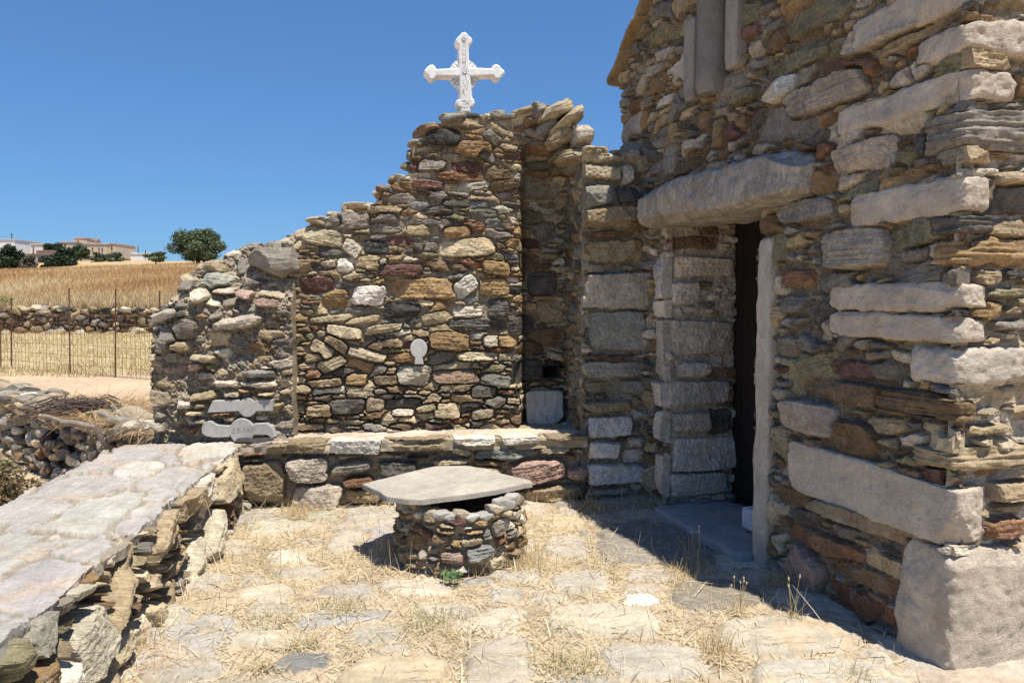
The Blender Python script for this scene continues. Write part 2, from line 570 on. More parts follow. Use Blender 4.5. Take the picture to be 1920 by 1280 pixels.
def rock(mb, c, dims, col, seed, rotz=None, tilt=.25, n=8, p=3.0, chips=9, rough=.018, bed=.004):
    rng = np.random.default_rng(seed + 991)
    a = rng.uniform(0, 6.28) if rotz is None else rotz
    ex = np.array([math.cos(a), math.sin(a), rng.normal(0, tilt)])
    ez = np.array([rng.normal(0, tilt), rng.normal(0, tilt), 1.0])
    s = float(np.mean(dims))
    block(mb, c, dims, axes_from(ex, ez), col, seed, p=p, chips=chips, rough=min(rough, s * .22), n=n, cut=(.55, .95), bed=min(bed, s * .06), fine=min(.005, s * .06))


def leaf_cloud(mb, clumps, n, size, cols, seed, flat=.0):
    """many small leaf faces spread through clumps (centre, radii)"""
    rng = np.random.default_rng(seed)
    vol = np.array([c[1][0] * c[1][1] * c[1][2] for c in clumps]); vol = vol ** .75
    k = rng.choice(len(clumps), n, p=vol / vol.sum())
    cen = np.array([c[0] for c in clumps])[k]; rad = np.array([c[1] for c in clumps])[k]
    d = rng.normal(size=(n, 3)); d /= np.linalg.norm(d, axis=1)[:, None]
    rr = rng.uniform(.25, 1, n) ** .45 * (1 + .12 * rng.normal(size=n))
    p = cen + d * rr[:, None] * rad
    nrm = d + rng.normal(size=(n, 3)) * .7; nrm[:, 2] += flat
    nrm /= np.linalg.norm(nrm, axis=1)[:, None]
    t = np.cross(nrm, rng.normal(size=(n, 3))); t /= np.linalg.norm(t, axis=1)[:, None]
    b = np.cross(nrm, t)
    sz = (size * rng.uniform(.6, 1.4, n))[:, None]
    v = np.stack([p - t * sz, p + b * sz * .5 + nrm * sz * .15, p + t * sz, p - b * sz * .5 + nrm * sz * .15], 1)
    cols = np.array(cols)
    cc = cols[rng.integers(0, len(cols), n)] * rng.uniform(.7, 1.3, (n, 1))
    mb.add(v.reshape(-1, 3), np.arange(n * 4).reshape(n, 4), np.repeat(cc, 4, axis=0))


def blades(mb, base, length, width, lean, az, cols, rng, seg=3, droop=.5):
    """ribbons: arrays of base points, lengths, widths, lean (0 up .. 1.57 flat), azimuths"""
    n = len(base)
    t = np.linspace(0, 1, seg + 1)
    dr = droop * rng.uniform(.2, 1.2, n)
    pts = np.zeros((n, seg + 1, 3)); pts[:, 0] = base
    for k in range(seg):
        an = lean + dr * (k + .5) / seg
        stp = np.stack([np.sin(an) * np.cos(az), np.sin(an) * np.sin(az), np.cos(an)], 1) * (length / seg)[:, None]
        pts[:, k + 1] = pts[:, k] + stp
    fa = rng.uniform(0, math.pi, n)
    side = np.stack([np.cos(fa), np.sin(fa), np.zeros(n)], 1)
    flat = lean > 1.2
    pz = np.stack([-np.sin(az), np.cos(az), np.zeros(n)], 1)
    side = np.where(flat[:, None], pz, side)
    w = width[:, None] * (1 - .75 * t[None] ** 2) / 2
    L = pts - side[:, None] * w[..., None]
    R = pts + side[:, None] * w[..., None]
    v = np.stack([L, R], 2).reshape(n, -1, 3)
    m = 2 * (seg + 1)
    f = []
    for k in range(seg):
        f.append(np.array([2 * k, 2 * k + 1, 2 * k + 3, 2 * k + 2]))
    f = (np.arange(n)[:, None, None] * m + np.array(f)[None]).reshape(-1, 4)
    mb.add(v.reshape(-1, 3), f, np.repeat(cols, m, axis=0))


STRAW = np.array([(.74, .61, .39), (.64, .51, .31), (.80, .69, .48), (.54, .41, .23), (.68, .57, .39)])

# ------------------------------------------------------------------ ground and terrain
TA, TB = np.array([-14.0, 17.0]), np.array([-2.3, 7.7])      # the terrace edge
TD = (TB - TA) / np.linalg.norm(TB - TA)
TN = np.array([TD[1], -TD[0]])                              # towards the lower ground


def terrain(X, Y):
    s = (X - TA[0]) * TN[0] + (Y - TA[1]) * TN[1]
    up = np.interp(Y, [0, 18, 34.3, 34.9, 105, 160, 220, 700], [0, 0, .05, .95, 6.5, 9.4, 9.8, -20])
    left = np.clip(-X - 40, 0, 60) * np.interp(Y, [34, 105, 116, 128], [0, .052, .04, .0])
    right = np.clip(X + 38, 0, 200) * np.interp(Y, [60, 105, 160], [0, .02, .10])
    up = up - left - right
    up = up + .05 * fbm(X * .5, Y * .5, 3, 3) + np.interp(Y, [30, 80], [0, .35]) * fbm(X * .05, Y * .05, 4, 3)
    low = -1.05 + .10 * fbm(X * .7, Y * .7, 5, 3)
    z = np.where(s > -.42, low, up)
    inner = (X > -2.6) & (Y < 7.2)
    return np.where(inner, -.5, z)


def build_terrain():
    xs = np.concatenate([np.arange(-400, -120, 20), np.arange(-120, -30, 2), np.arange(-30, -15, .7), np.arange(-15, 4, .22), np.arange(4, 40, 3), np.arange(40, 401, 20)])
    ys = np.concatenate([np.arange(-40, -4, 4), np.arange(-4, 20, .22), np.arange(20, 33, .6), np.arange(33, 36, .2), np.arange(36, 120, 1.5), np.arange(120, 240, 5), np.arange(240, 900, 30)])
    X, Y = np.meshgrid(xs, ys)
    Z = terrain(X, Y)
    ny, nx = X.shape
    idx = np.arange(nx * ny).reshape(ny, nx)
    f = np.stack([idx[:-1, :-1], idx[:-1, 1:], idx[1:, 1:], idx[1:, :-1]], -1).reshape(-1, 4)
    c = np.zeros((ny, nx, 3))
    field = np.array((.38, .25, .12)); dirt = np.array((.50, .37, .24)); dry = np.array((.46, .36, .20)); gold = np.array((.44, .32, .17))
    c[:] = dirt
    w = np.clip((Y - 15.8 + .5 * fbm(X * .8, Y * .8, 8, 3)) / .8, 0, 1)[..., None]
    c = c * (1 - w) + dry * w
    w = (Y > 33.6)[..., None] * 1.0
    mixf = np.clip(.5 + fbm(X * .06, Y * .04, 9, 4), 0, 1)[..., None]
    c = c * (1 - w) + (field * mixf + gold * (1 - mixf)) * w
    mb = MB(); mb.add(np.stack([X, Y, Z], -1), f, c.reshape(-1, 3))
    struct(mb.build('ground', M_EARTH))


build_terrain()

# yard: flagstones in earth
CH = math.radians(16.5)                                     # the chapel is turned by this angle
UD = np.array([-math.sin(CH), math.cos(CH), 0]); RD = np.array([math.cos(CH), math.sin(CH), 0])
J0 = np.array([1.50, 4.60, 0.0])                            # near side of the doorway on the ground


def flag(x, y, hw, hh, rot, c, pr=.008, p=2.8):
    g = G(x, y); gx = G(x + hw, y); gy = G(x, y - hh); gy2 = G(x, y + hh)
    return (g[0], g[1], abs(gx[0] - g[0]), abs(gy[1] - gy2[1]) / 2, math.radians(rot), c, pr, p)


FL = [flag(1225, 1013, 112, 40, -6, 'grey'), flag(1130, 1158, 118, 32, 0, 'fl'), flag(710, 1182, 56, 23, 0, 'fl'), flag(567, 1238, 58, 22, 0, 'blue'),
      flag(735, 1262, 118, 42, 0, 'ltan'), flag(935, 1232, 72, 48, 0, 'fl'), flag(536, 1042, 42, 12, 0, 'pale'), flag(648, 1010, 31, 20, 0, 'fl'),
      flag(1090, 1087, 66, 22, 0, 'fb'), flag(1203, 1122, 38, 12, 0, 'white'), flag(1345, 1112, 92, 26, 4, 'grey'), flag(1480, 1186, 150, 36, 4, 'fl'),
      flag(1545, 1262, 145, 34, 3, 'fb'), flag(388, 1084, 50, 20, 0, 'fb'), flag(330, 1150, 44, 20, 0, 'fb'), flag(490, 1195, 80, 15, 0, 'fl'),
      flag(1060, 1020, 50, 24, 0, 'fb'), flag(560, 1070, 60, 12, 0, 'fl'), flag(500, 1110, 55, 18, 0, 'fl'), flag(650, 1105, 60, 14, 0, 'fb'),
      flag(1040, 975, 55, 14, 0, 'ltan'), flag(520, 985, 55, 14, 0, 'fb'), flag(600, 965, 40, 10, 0, 'fl'), flag(340, 1255, 90, 24, 0, 'fb'),
      flag(1230, 1235, 110, 34, 0, 'fb'), flag(950, 1110, 40, 14, 0, 'fb'), flag(840, 1140, 60, 14, 0, 'fl'), flag(1210, 962, 50, 8, 0, 'fl'), flag(480, 1285, 110, 20, 0, 'fl')]
yard = MB()


def yard_surf(u, v, h):
    return np.stack([u, v, h + .012 * fbm(u * 1.3, v * 1.3, 61, 3)], -1)


YF = masonry(yard, 5.9, 5.6, .010, yard_surf, 5, [(120, .19, .30, 1.1, 1.7), (260, .08, .14, 1.1, 1.9), (300, .04, .07, 1.1, 1.9)], PAL_FLAG, FL, gap=.018, rnd=.020, relief=.014,
             mdepth=-.022, mcol=(.46, .375, .26), vary=.5, grow=1.4, facet=.10, bed=.002, origin=(-2.9, 1.2), wob=.055, rim=False, uneven=.6, mrough=.016,
             keep=lambda u, v: u > -2.6)
struct(yard.build('paved_yard', M_FLAG))


# ------------------------------------------------------------------ the chapel
CHAPEL = thing('stone_chapel', 'old rubble stone chapel with marble quoins and a long marble lintel over its dark door', 'chapel', (1.5, 5.0, 0.0))
T0, T1, EAVE, APEX = -1.40, 2.06, 3.45, 4.72                # along the door wall: near corner, far corner


FD = Frame(J0[:2], 0); FD.d = UD; FD.n = -RD                # door wall, u = t
PCOR = J0 + UD * T0
FR = Frame(PCOR[:2], 0); FR.d = RD; FR.n = -UD              # the sunlit front, u from the corner to the right


def gable(t):
    return APEX - np.abs(t - (T0 + T1) / 2) * (APEX - EAVE) / ((T1 - T0) / 2)


OP0, OP1, OPH = .04, 1.22, 2.17                             # the doorway


def keep_door(u, v):
    return (v < gable(u)) & ~((u > OP0) & (u < OP1) & (v < OPH))


QUOINS = [(1476, 1838, 903, 1022, 'dressed', 201, dict(p=14, chips=3, rough=.010)), (1684, 2010, 1026, 1282, 'dressed', 202, dict(p=12, chips=4, rough=.020, proud=.04)),
          (1706, 1960, 650, 722, 'pale', 203, dict(p=7)), (1557, 1852, 528, 586, 'dressed', 204, dict(p=7)), (1553, 1848, 588, 644, 'dressed', 216, dict(p=7)), (1594, 1852, 335, 408, 'dressed', 205, dict(p=8)),
          (1562, 1912, 138, 205, 'dressed', 206, dict(p=6, rough=.022)), (1716, 1990, 52, 118, 'dressed', 207, dict(p=6, rough=.02)), (1728, 1985, 212, 290, 'grey', 208, dict(p=6, bed=.012, rough=.02)),
          (1640, 1828, 742, 790, 'brown', 209, dict(p=6, bed=.012, rough=.02)), (1712, 1960, 838, 882, 'tan', 210, dict(p=6, bed=.014, rough=.016)), (1738, 1990, 450, 502, 'ochre', 211, dict(p=5, bed=.010, rough=.02)),
          (1745, 1860, 408, 440, 'dgrey', 212, dict(p=5, bed=.010)), (1600, 1850, -40, 30, 'dressed', 213, dict(p=6, rough=.02))]


def carve(U, V, rects, d=-.13):
    o = np.zeros_like(U)
    for a0, a1, z0, z1 in rects:
        o = np.where((U > a0 + .02) & (U < a1 - .02) & (V > z0 + .015) & (V < z1 - .015), d, o)
    return o


RECT_D, RECT_F = [], []
for x0, xr, y0, y1, *_ in QUOINS:
    z1_, z0_ = FD.uv(1765, y0)[1], FD.uv(1765, y1)[1]
    RECT_D.append((T0 - 1, FD.uv(x0, (y0 + y1) / 2)[0], z0_, z1_)); RECT_F.append((-1, FR.uv(xr, (y0 + y1) / 2)[0], z0_, z1_))
RECT_D += [(-.12, .05, -.1, 1.97), (FD.uv(1530, 320)[0], FD.uv(1218, 400)[0], 2.13, 2.43)]
tr = FD.trace
DW = [tr(1595, 466, 64, 42, 0, 'beige', .02), tr(1512, 783, 52, 34, 0, 'beige', .02), tr(1543, 178, 74, 30, 0, 'beige', .03), tr(1459, 168, 31, 25, 0, 'white', .03, 2.4),
      tr(1668, 50, 90, 30, 0, 'beige', .03), tr(1615, 293, 58, 28, 0, 'beige', .02), tr(1503, 395, 52, 24, 0, 'grey', .02), tr(1540, 1018, 70, 22, 0, 'rust', .01),
      tr(1508, 1078, 30, 50, -20, 'pink', .03), tr(1640, 745, 150, 26, 0, 'brown', .03, 4), tr(1620, 978, 110, 18, 0, 'tan', .0), tr(1620, 1080, 70, 20, 0, 'brown', .0),
      tr(1600, 830, 40, 40, 0, 'brown', .0), tr(1485, 570, 22, 18, 0, 'grey'), tr(1490, 520, 32, 18, 0, 'rust'), tr(1530, 30, 60, 26, 0, 'olive'), tr(1490, 110, 60, 22, 0, 'olive'),
      tr(1590, 690, 40, 18, 0, 'maroon'), tr(1475, 650, 26, 20, 0, 'grey'), tr(1245, 520, 20, 50, 0, 'pale', .02, 4), tr(1243, 650, 20, 70, 0, 'pale', .02, 4), tr(1246, 800, 18, 30, 0, 'pale', .02, 4), tr(1244, 890, 18, 40, 0, 'pale', .02, 8), tr(1245, 580, 19, 22, 0, 'pale', .015, 8), tr(1244, 740, 18, 24, 0, 'pale', .015, 8),
      tr(1395, 180, 20, 14, 0, 'olive', .02), tr(1250, 300, 14, 28, 0, 'grey'), tr(1345, 250, 14, 28, 0, 'ochre'), tr(1245, 190, 20, 10, 0, 'white', .01)]
mb = MB()
masonry(mb, T1 - T0, APEX, .0050, lambda u, v, h: FD.P(u, v, h), 11, [(160, .05, .08, 1.3, 3.2), (1400, .026, .045, 1.3, 3.6), (5000, .012, .024, 1.2, 3.6)], PAL_CHAPEL, DW,
        gap=.005, rnd=.006, relief=.045, mdepth=-.034, mcol=(.25, .20, .14), keep=keep_door, thick=.05, grow=1.5, origin=(T0, 0), rot=.15, mrough=.022, wob=.014, facet=1.1, bed=.005, hbase=lambda u, v: carve(u, v, RECT_D))
mb.build('door_wall', M_STONE, CHAPEL)
mb = MB()
trr = FR.trace
RW = [trr(1885, 475, 60, 26, 0, 'ochre', .03, 4), trr(1850, 805, 45, 14, 0, 'tan', .03), trr(1893, 920, 34, 20, 0, 'tan', .03), trr(1885, 990, 40, 22, 0, 'rust', .02, 2.5),
      trr(1880, 550, 40, 10, 0, 'olive', .02), trr(1895, 610, 30, 14, 0, 'grey', .02), trr(1895, 335, 30, 12, 0, 'ltan', .03)]
masonry(mb, 1.3, EAVE, .006, lambda u, v, h: FR.P(u, v, h), 12, [(60, .05, .08, 1.8, 3.6), (700, .02, .05, 1.5, 4.0), (1400, .012, .022, 1.2, 3.5)], dict(tan=20, ltan=14, grey=12, ochre=10, cream=8, brown=6, dgrey=5), RW,
        gap=.006, rnd=.007, relief=.06, mdepth=-.036, mcol=(.52, .46, .37), thick=.04, grow=1.5, rot=.08, wob=.012, hbase=lambda u, v: carve(u, v, RECT_F))
mb.build('front_wall', M_STONE, CHAPEL)


def quoin(x0, xr, y0, y1, col, seed, p=7, rough=.014, dep=None, chips=5, bed=0.0, proud=.025, n=26):
    """corner stone: from pixel x0 on the door wall round the corner to pixel xr on the front, y0..y1 measured at the corner"""
    tl = FD.uv(x0, (y0 + y1) / 2)[0]
    ur = FR.uv(xr, (y0 + y1) / 2)[0]
    z1, z0 = FD.uv(1765, y0)[1], FD.uv(1765, y1)[1]
    lt = tl - T0                                            # length along the door wall
    a0, a1 = -proud, lt; b0, b1 = -proud * .8, ur                # along UD and RD
    c = PCOR + UD * (a0 + a1) / 2 + RD * (b0 + b1) / 2; c[2] = (z0 + z1) / 2
    m = MB()
    block(m, c, ((a1 - a0) / 2, (b1 - b0) / 2, (z1 - z0) / 2), np.stack([UD, -RD, [0, 0, 1]]), col, seed, p=p, chips=chips + 9, rough=rough * 1.2, n=56, bed=bed, cut=(.88, 1.0), fine=.011)
    return m.build('quoin_stone', M_MARBLE if col in ('dressed', 'white', 'pale') else M_STONE, CHAPEL)


for x0, xr, y0, y1, col, sd_, kw in QUOINS:
    quoin(x0, xr, y0, y1, col, sd_, **kw)

# lintel, jambs, reveal stones, door
mb = MB()
ln0, ln1 = FD.uv(1530, 320)[0], FD.uv(1218, 400)[0]
zc = 2.285
block(mb, J0 + UD * (ln0 + ln1) / 2 + RD * .13 + np.array([0, 0, zc]), ((ln1 - ln0) / 2, .29, .150), np.stack([UD, -RD, [0, 0, 1]]), (.42, .375, .31), 221, p=7, chips=16, rough=.035, n=60, cut=(.84, .99), fine=.012)
mb.build('lintel', M_LINTEL, CHAPEL)
mb = MB()
block(mb, J0 + UD * -.03 + RD * .06 + np.array([0, 0, .96]), (.072, .085, 1.0), np.stack([UD, -RD, [0, 0, 1]]), 'pale', 222, p=9, chips=8, rough=.012, n=50, cut=(.9, 1), fine=.008)
mb.build('door_jamb', M_MARBLE, CHAPEL)
FV = Frame((J0 + UD * OP1)[:2], 0); FV.d = RD; FV.n = -UD   # far reveal of the doorway
tv = FV.trace
RV = [tv(1320, 500, 55, 20, 0, 'pale', .02, 9), tv(1285, 550, 26, 22, 0, 'pale', .03, 9), tv(1315, 632, 58, 32, 0, 'pale', .03, 9), tv(1310, 735, 58, 24, 0, 'pale', .03, 9), tv(1300, 790, 40, 20, 0, 'pale', .03, 9),
      tv(1325, 850, 62, 32, 0, 'pale', .04, 9), tv(1310, 905, 52, 22, 0, 'pale', .04, 9), tv(1300, 692, 30, 16, 0, 'white', .03), tv(1350, 790, 24, 26, 0, 'dgrey', -.01), tv(1300, 455, 50, 14, 0, 'brown', 0)]
mb = MB()
masonry(mb, .64, OPH, .006, lambda u, v, h: FV.P(u, v, h), 13, [(60, .04, .08, 1.5, 3), (300, .016, .04, 1.3, 3)], dict(pale=14, beige=5, brown=1, grey=2, tan=2), RV, gap=.005, rnd=.007, relief=.025, mdepth=-.022, mcol=(.52, .45, .36), rim=False, grow=1.4, wob=.012)
mb.build('door_reveal', M_STONE, CHAPEL)
mb = MB()
d0, d1, dd = OP0 - .25, OP1 + .1, .60
for k in range(8):
    ta, tb = d0 + (d1 - d0) * k / 8 + .003, d0 + (d1 - d0) * (k + 1) / 8 - .003
    q = [J0 + UD * t + RD * r for (t, r) in ((ta, dd), (tb, dd), (tb, dd + .045), (ta, dd + .045))]
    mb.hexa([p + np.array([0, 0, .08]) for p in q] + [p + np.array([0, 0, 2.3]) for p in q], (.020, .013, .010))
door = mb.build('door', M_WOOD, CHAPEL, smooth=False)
mb = MB()
hp = J0 + UD * (OP1 - .95) + RD * (dd - .03) + np.array([0, 0, 1.05])
mb.tube([hp + np.array([0, 0, z]) for z in (-.07, -.05, .05, .07)], [.006, .01, .01, .006], (.03, .03, .03))
hd = mb.build('handle', M_RUST, door, base=np.array(CHAPEL['_b']))
# near reveal, ceiling of the doorway, rest of the body
mb = MB()


def slabbox(t0, t1, r0, r1, z0, z1, c):
    q = [J0 + UD * t + RD * r for (t, r) in ((t0, r0), (t1, r0), (t1, r1), (t0, r1))]
    mb.hexa([p + np.array([0, 0, z0]) for p in q] + [p + np.array([0, 0, z1]) for p in q], c)


slabbox(T0 + .3, OP0 - .005, .06, .66, 0, 2.2, (.3, .26, .2))
slabbox(T0 + .3, T1 - .06, .31, 6.0, 2.22, EAVE - .1, (.3, .26, .2))
slabbox(OP1 + .07, T1 - .06, .06, 6.0, 0, 2.215, (.3, .26, .2))
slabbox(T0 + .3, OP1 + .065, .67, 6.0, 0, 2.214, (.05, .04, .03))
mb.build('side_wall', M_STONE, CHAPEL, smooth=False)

# colonnettes of the blocked window above the door
for (xa, xb, ya, yb, rnd_) in ((1288, 1319, 48, 182, 0), (1319, 1369, -260, 164, 1), (1370, 1402, -260, 118, 0)):
    mb = MB()
    ua, va = FD.uv(xb, yb); ub, vb = FD.uv(xa, ya)
    vb = min(vb, float(gable(ua)) - .25, va + 1.0)
    w = abs(ub - ua)
    c = J0 + UD * (ua + ub) / 2 - RD * .01; c[2] = (va + vb) / 2
    if rnd_:
        zz = np.linspace(va, vb, 24)
        pts = np.stack([np.full(24, c[0]), np.full(24, c[1]), zz], 1)
        rr = w * .31 * (1 + .03 * np.sin(zz * 9)); rr[[0, -1]] *= .8
        mb.tube(pts, rr, (.27, .245, .21), 20)
        mb.build('colonnette', M_MARBLE, CHAPEL)
    else:
        block(mb, c, (w / 2 * .62, .045, (vb - va) / 2), np.stack([UD, -RD, [0, 0, 1]]), (.42, .37, .31), 230 + xa, p=9, chips=2, rough=.008, n=18, cut=(.9, 1))
        mb.build('window_post', M_MARBLE, CHAPEL)

# roof: overlapping stone tiles along the rake, plain slopes behind
mid = (T0 + T1) / 2
for side in (1, -1):
    te = T1 if side > 0 else T0
    sl_len = math.hypot(te - mid, APEX - EAVE)
    sd = np.array([0, 0, 0.0]); sd = (UD * (mid - te) + np.array([0, 0, APEX - EAVE])) / sl_len     # up the slope
    nr = np.cross(RD, sd) * side; nr = nr if nr[2] > 0 else -nr
    low = J0 + UD * te + np.array([0, 0, EAVE])
    nt = 7
    for k in range(nt):
        mb = MB()
        s0 = -.10 + k * (sl_len / nt); s1 = s0 + sl_len / nt + .08
        rr = random.Random(k * 7 + side)
        c = low + sd * (s0 + s1) / 2 + RD * (.20) + nr * (.012 + .006 * rr.random())
        tilt = sd * 1.0 + nr * -.055; tilt /= np.linalg.norm(tilt)
        block(mb, c, ((s1 - s0) / 2, .29 + .02 * rr.random(), .015), np.stack([tilt, RD, np.cross(tilt, RD)]), (.34, .23, .11) if k % 2 else (.30, .22, .13), 300 + k + 20 * (side > 0), p=9, chips=2, rough=.012, n=14, cut=(.88, 1), fine=.003)
        mb.build('roof_tile', M_TILE, CHAPEL)
    mb = MB()
    q = [low + sd * -.1 + RD * .5 + nr * .02, low + sd * (sl_len - .01) + RD * .5 + nr * .02, low + sd * (sl_len - .01) + RD * 6.1 + nr * .02, low + sd * -.1 + RD * 6.1 + nr * .02]
    mb.hexa([p - nr * .06 for p in q] + q, (.38, .27, .16))
    mb.build('roof', M_TILE, CHAPEL, smooth=False)

# threshold slab and white block at the doorway
mb = MB()
tp = [G(1236, 952, .07), G(1420, 962, .07), J0 + RD * .58 + UD * .12 + np.array([0, 0, .07]), J0 + RD * .56 + UD * 1.2 + np.array([0, 0, .07])]
c = J0 + UD * .62 + RD * .24; c[2] = -.005
block(mb, c, (.575, .36, .05), np.stack([UD, -RD, [0, 0, 1]]), (.36, .35, .34), 240, p=12, chips=3, rough=.02, n=26, cut=(.86, 1), fine=.003)
tag(mb.build('threshold_slab', M_FLAG, base=c), 'grey worn threshold slab on the ground in front of the dark door', 'threshold')
mb = MB()
c = J0 + UD * .36 + RD * .30; c[2] = .14
block(mb, c, (.10, .13, .075), np.stack([UD, -RD, [0, 0, 1]]), (.66, .67, .70), 241, p=9, chips=2, rough=.004, n=12, cut=(.93, 1), fine=.001)
tag(mb.build('door_block', M_CARVED, base=c), 'small smooth white block beside the foot of the door jamb', 'block')

# ------------------------------------------------------------------ ruined wall with the cross
ANG = 8.0
FB = Frame((0, 6.47), ANG)
RUIN = thing('ruined_wall', 'ruined rubble wall with a stepped broken top carrying the white cross', 'wall', (-.6, 6.6, 0.0))
prof_px = [(520, 455), (566, 448), (572, 425), (598, 405), (650, 392), (714, 376), (722, 352), (764, 322), (776, 268), (812, 232), (850, 214), (935, 206), (1000, 215), (1062, 250), (1110, 290), (1200, 300)]
pu = np.array([FB.uv(x, y)[0] for x, y in prof_px]); pv = np.array([FB.uv(x, y)[1] for x, y in prof_px])


def top_b(u):
    return np.interp(u, pu, pv) + .03 * vn(u * 14, u * 0 + 3.3, 77) - .015


UL, UR = FB.uv(530, 600)[0], FB.uv(1150, 600)[0]
UN = FB.uv(965, 600)[0]


def surf_b(u, v, h):
    d = np.clip((u - UN - .02) / .13, 0, 1)
    d = d * d * (3 - 2 * d) * .36 * np.clip((2.95 - v) / .5, 0, 1)
    return FB.P(u, v, h - d)


t = FB.trace
BW = [t(792, 541, 63, 20, 0, 'ochre', .03), t(691, 554, 33, 20, 0, 'white', .035), t(628, 561, 26, 18, 0, 'ochre', .02), t(594, 535, 33, 18, 0, 'maroon', .01),
      t(873, 537, 24, 17, -35, 'white', .03), t(926, 538, 28, 16, 0, 'ochre', .02), t(752, 507, 42, 13, 0, 'maroon', .01), t(753, 582, 35, 15, 0, 'black', .01),
      t(876, 464, 53, 18, -5, 'ltan', .02), t(858, 435, 26, 12, -6, 'ochre', .02), t(792, 432, 32, 11, 0, 'tan'), t(726, 427, 31, 11, 0, 'grey'), t(662, 412, 32, 18, 0, 'grey', .01),
      t(605, 445, 37, 17, 10, 'ltan', .01), t(620, 414, 26, 12, 0, 'grey'), t(660, 465, 20, 14, 35, 'cream', .02), t(705, 463, 23, 14, 0, 'black', .01), t(647, 497, 16, 13, 0, 'white', .02), t(617, 471, 23, 11, 0, 'dgrey'),
      t(931, 503, 27, 14, 8, 'ochre', .02), t(935, 578, 20, 20, 0, 'dgrey', .01), t(897, 608, 60, 12, 0, 'dgrey', .01), t(878, 585, 30, 13, 0, 'cream', .02), t(820, 596, 30, 12, -12, 'tan', .02),
      t(843, 640, 38, 18, 4, 'ochre', .04), t(720, 616, 35, 9, -8, 'ltan', .03), t(646, 623, 34, 13, 8, 'ltan', .03), t(625, 597, 45, 8, -5, 'ltan', .02), t(680, 600, 35, 8, -8, 'tan', .02),
      t(634, 646, 28, 11, 38, 'tan', .03), t(604, 656, 24, 15, 32, 'ltan', .03), t(684, 664, 42, 11, 15, 'ltan', .03), t(622, 682, 28, 12, -22, 'ltan', .03), t(592, 668, 24, 10, -18, 'tan', .02),
      t(776, 703, 33, 20, 4, 'cream', .03), t(856, 707, 43, 13, 0, 'pink', .03), t(930, 714, 29, 13, 8, 'grey', .02), t(907, 734, 25, 12, 0, 'dgrey', .01), t(838, 770, 26, 15, 0, 'ltan', .03),
      t(648, 762, 35, 15, 0, 'dgrey', .01), t(703, 758, 18, 13, 0, 'ltan', .03), t(755, 757, 34, 11, 0, 'dgrey'), t(886, 280, 36, 16, 0, 'ochre', .02), t(832, 258, 34, 18, 0, 'black', .02), t(858, 228, 46, 12, 0, 'tan', .02),
      t(877, 312, 30, 10, 0, 'maroon', .02), t(862, 330, 44, 9, 0, 'rust', .02), t(803, 346, 29, 10, 5, 'maroon', .01), t(923, 258, 20, 12, 38, 'grey', .02), t(811, 310, 26, 11, 0, 'grey'), t(912, 292, 24, 10, 30, 'grey'),
      t(935, 240, 22, 9, 30, 'tan'), t(848, 296, 20, 8, 0, 'ltan'), t(608, 718, 34, 9, -4, 'tan', .03), t(668, 712, 22, 12, 0, 'ochre', .02), t(724, 713, 24, 10, 0, 'tan', .02), t(565, 730, 20, 9, 0, 'tan', .02),
      t(755, 771, 22, 10, 0, 'cream', .02), t(800, 765, 22, 8, -8, 'ltan', .02), t(905, 776, 22, 10, -10, 'ltan', .02), t(600, 770, 26, 12, 0, 'tan', .02), t(580, 800, 30, 8, 0, 'tan', .02), t(922, 640, 16, 12, 0, 'cream', .02),
      t(950, 640, 22, 11, 0, 'ochre', .02), t(895, 668, 40, 9, 0, 'ltan', .03), t(820, 395, 30, 9, 0, 'dgrey'), t(855, 382, 26, 8, 0, 'dgrey'), t(790, 385, 22, 8, 0, 'blue'), t(905, 400, 28, 9, 0, 'grey'),
      t(1046, 585, 26, 22, 0, 'tan', .01), t(1025, 350, 36, 14, 0, 'grey'), t(985, 610, 34, 20, 0, 'dgrey', -.01), t(1040, 635, 40, 18, 0, 'brown', -.01), t(1000, 655, 34, 14, 0, 'brown'), t(1000, 490, 26, 20, 0, 'brown', -.01),
      t(1035, 425, 22, 16, 0, 'grey', .01), t(1005, 450, 20, 9, 0, 'maroon'), t(1000, 400, 34, 14, 0, 'olive'), t(1030, 530, 30, 24, 0, 'dgrey', -.01), t(1000, 700, 36, 22, 0, 'dgrey')]
mb = MB()


def keep_b(u, v):
    hole = (np.abs(u - FB.uv(1052, 706)[0]) < .085) & (np.abs(v - FB.uv(1052, 706)[1]) < .055)
    return (v < top_b(u)) & ~hole


masonry(mb, UR - UL, 2.95, .0065, surf_b, 21, [(140, .032, .05, 1.4, 2.8), (2600, .018, .032, 1.7, 4.4), (6000, .009, .018, 1.5, 5.0)], PAL_BACK, BW,
        gap=.0034, rnd=.006, relief=.056, mdepth=lambda u, v: np.interp(v, [.9, 1.5], [-.056, -.024]), mcol=(.37, .31, .22), keep=keep_b, thick=.5, grow=2.2, origin=(UL, .3), rot=.11, bed=.006, wob=.012, facet=1.0)
rng = np.random.default_rng(31)
for k in range(120):                                        # the broken crest, two or three stones deep
    uu = rng.uniform(UL + .15, FB.uv(1000, 230)[0])
    s = rng.uniform(.03, .075)
    c = FB.P(uu, float(top_b(np.array([uu]))[0]) - s * .15 + rng.uniform(-.03, .01), -rng.uniform(.02, .42))
    rock(mb, c, (s * rng.uniform(1.2, 2.0), s * rng.uniform(.9, 1.4), s * .6), pick(PAL_BACK, rng), 400 + k, rotz=rng.normal(0, .5), tilt=.15)
mb.build('rubble', M_STONE, RUIN)
mb = MB()
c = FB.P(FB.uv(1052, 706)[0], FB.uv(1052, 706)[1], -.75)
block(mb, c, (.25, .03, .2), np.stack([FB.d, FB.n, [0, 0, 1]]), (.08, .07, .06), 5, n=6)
mb.build('socket_back', M_STONE, RUIN)
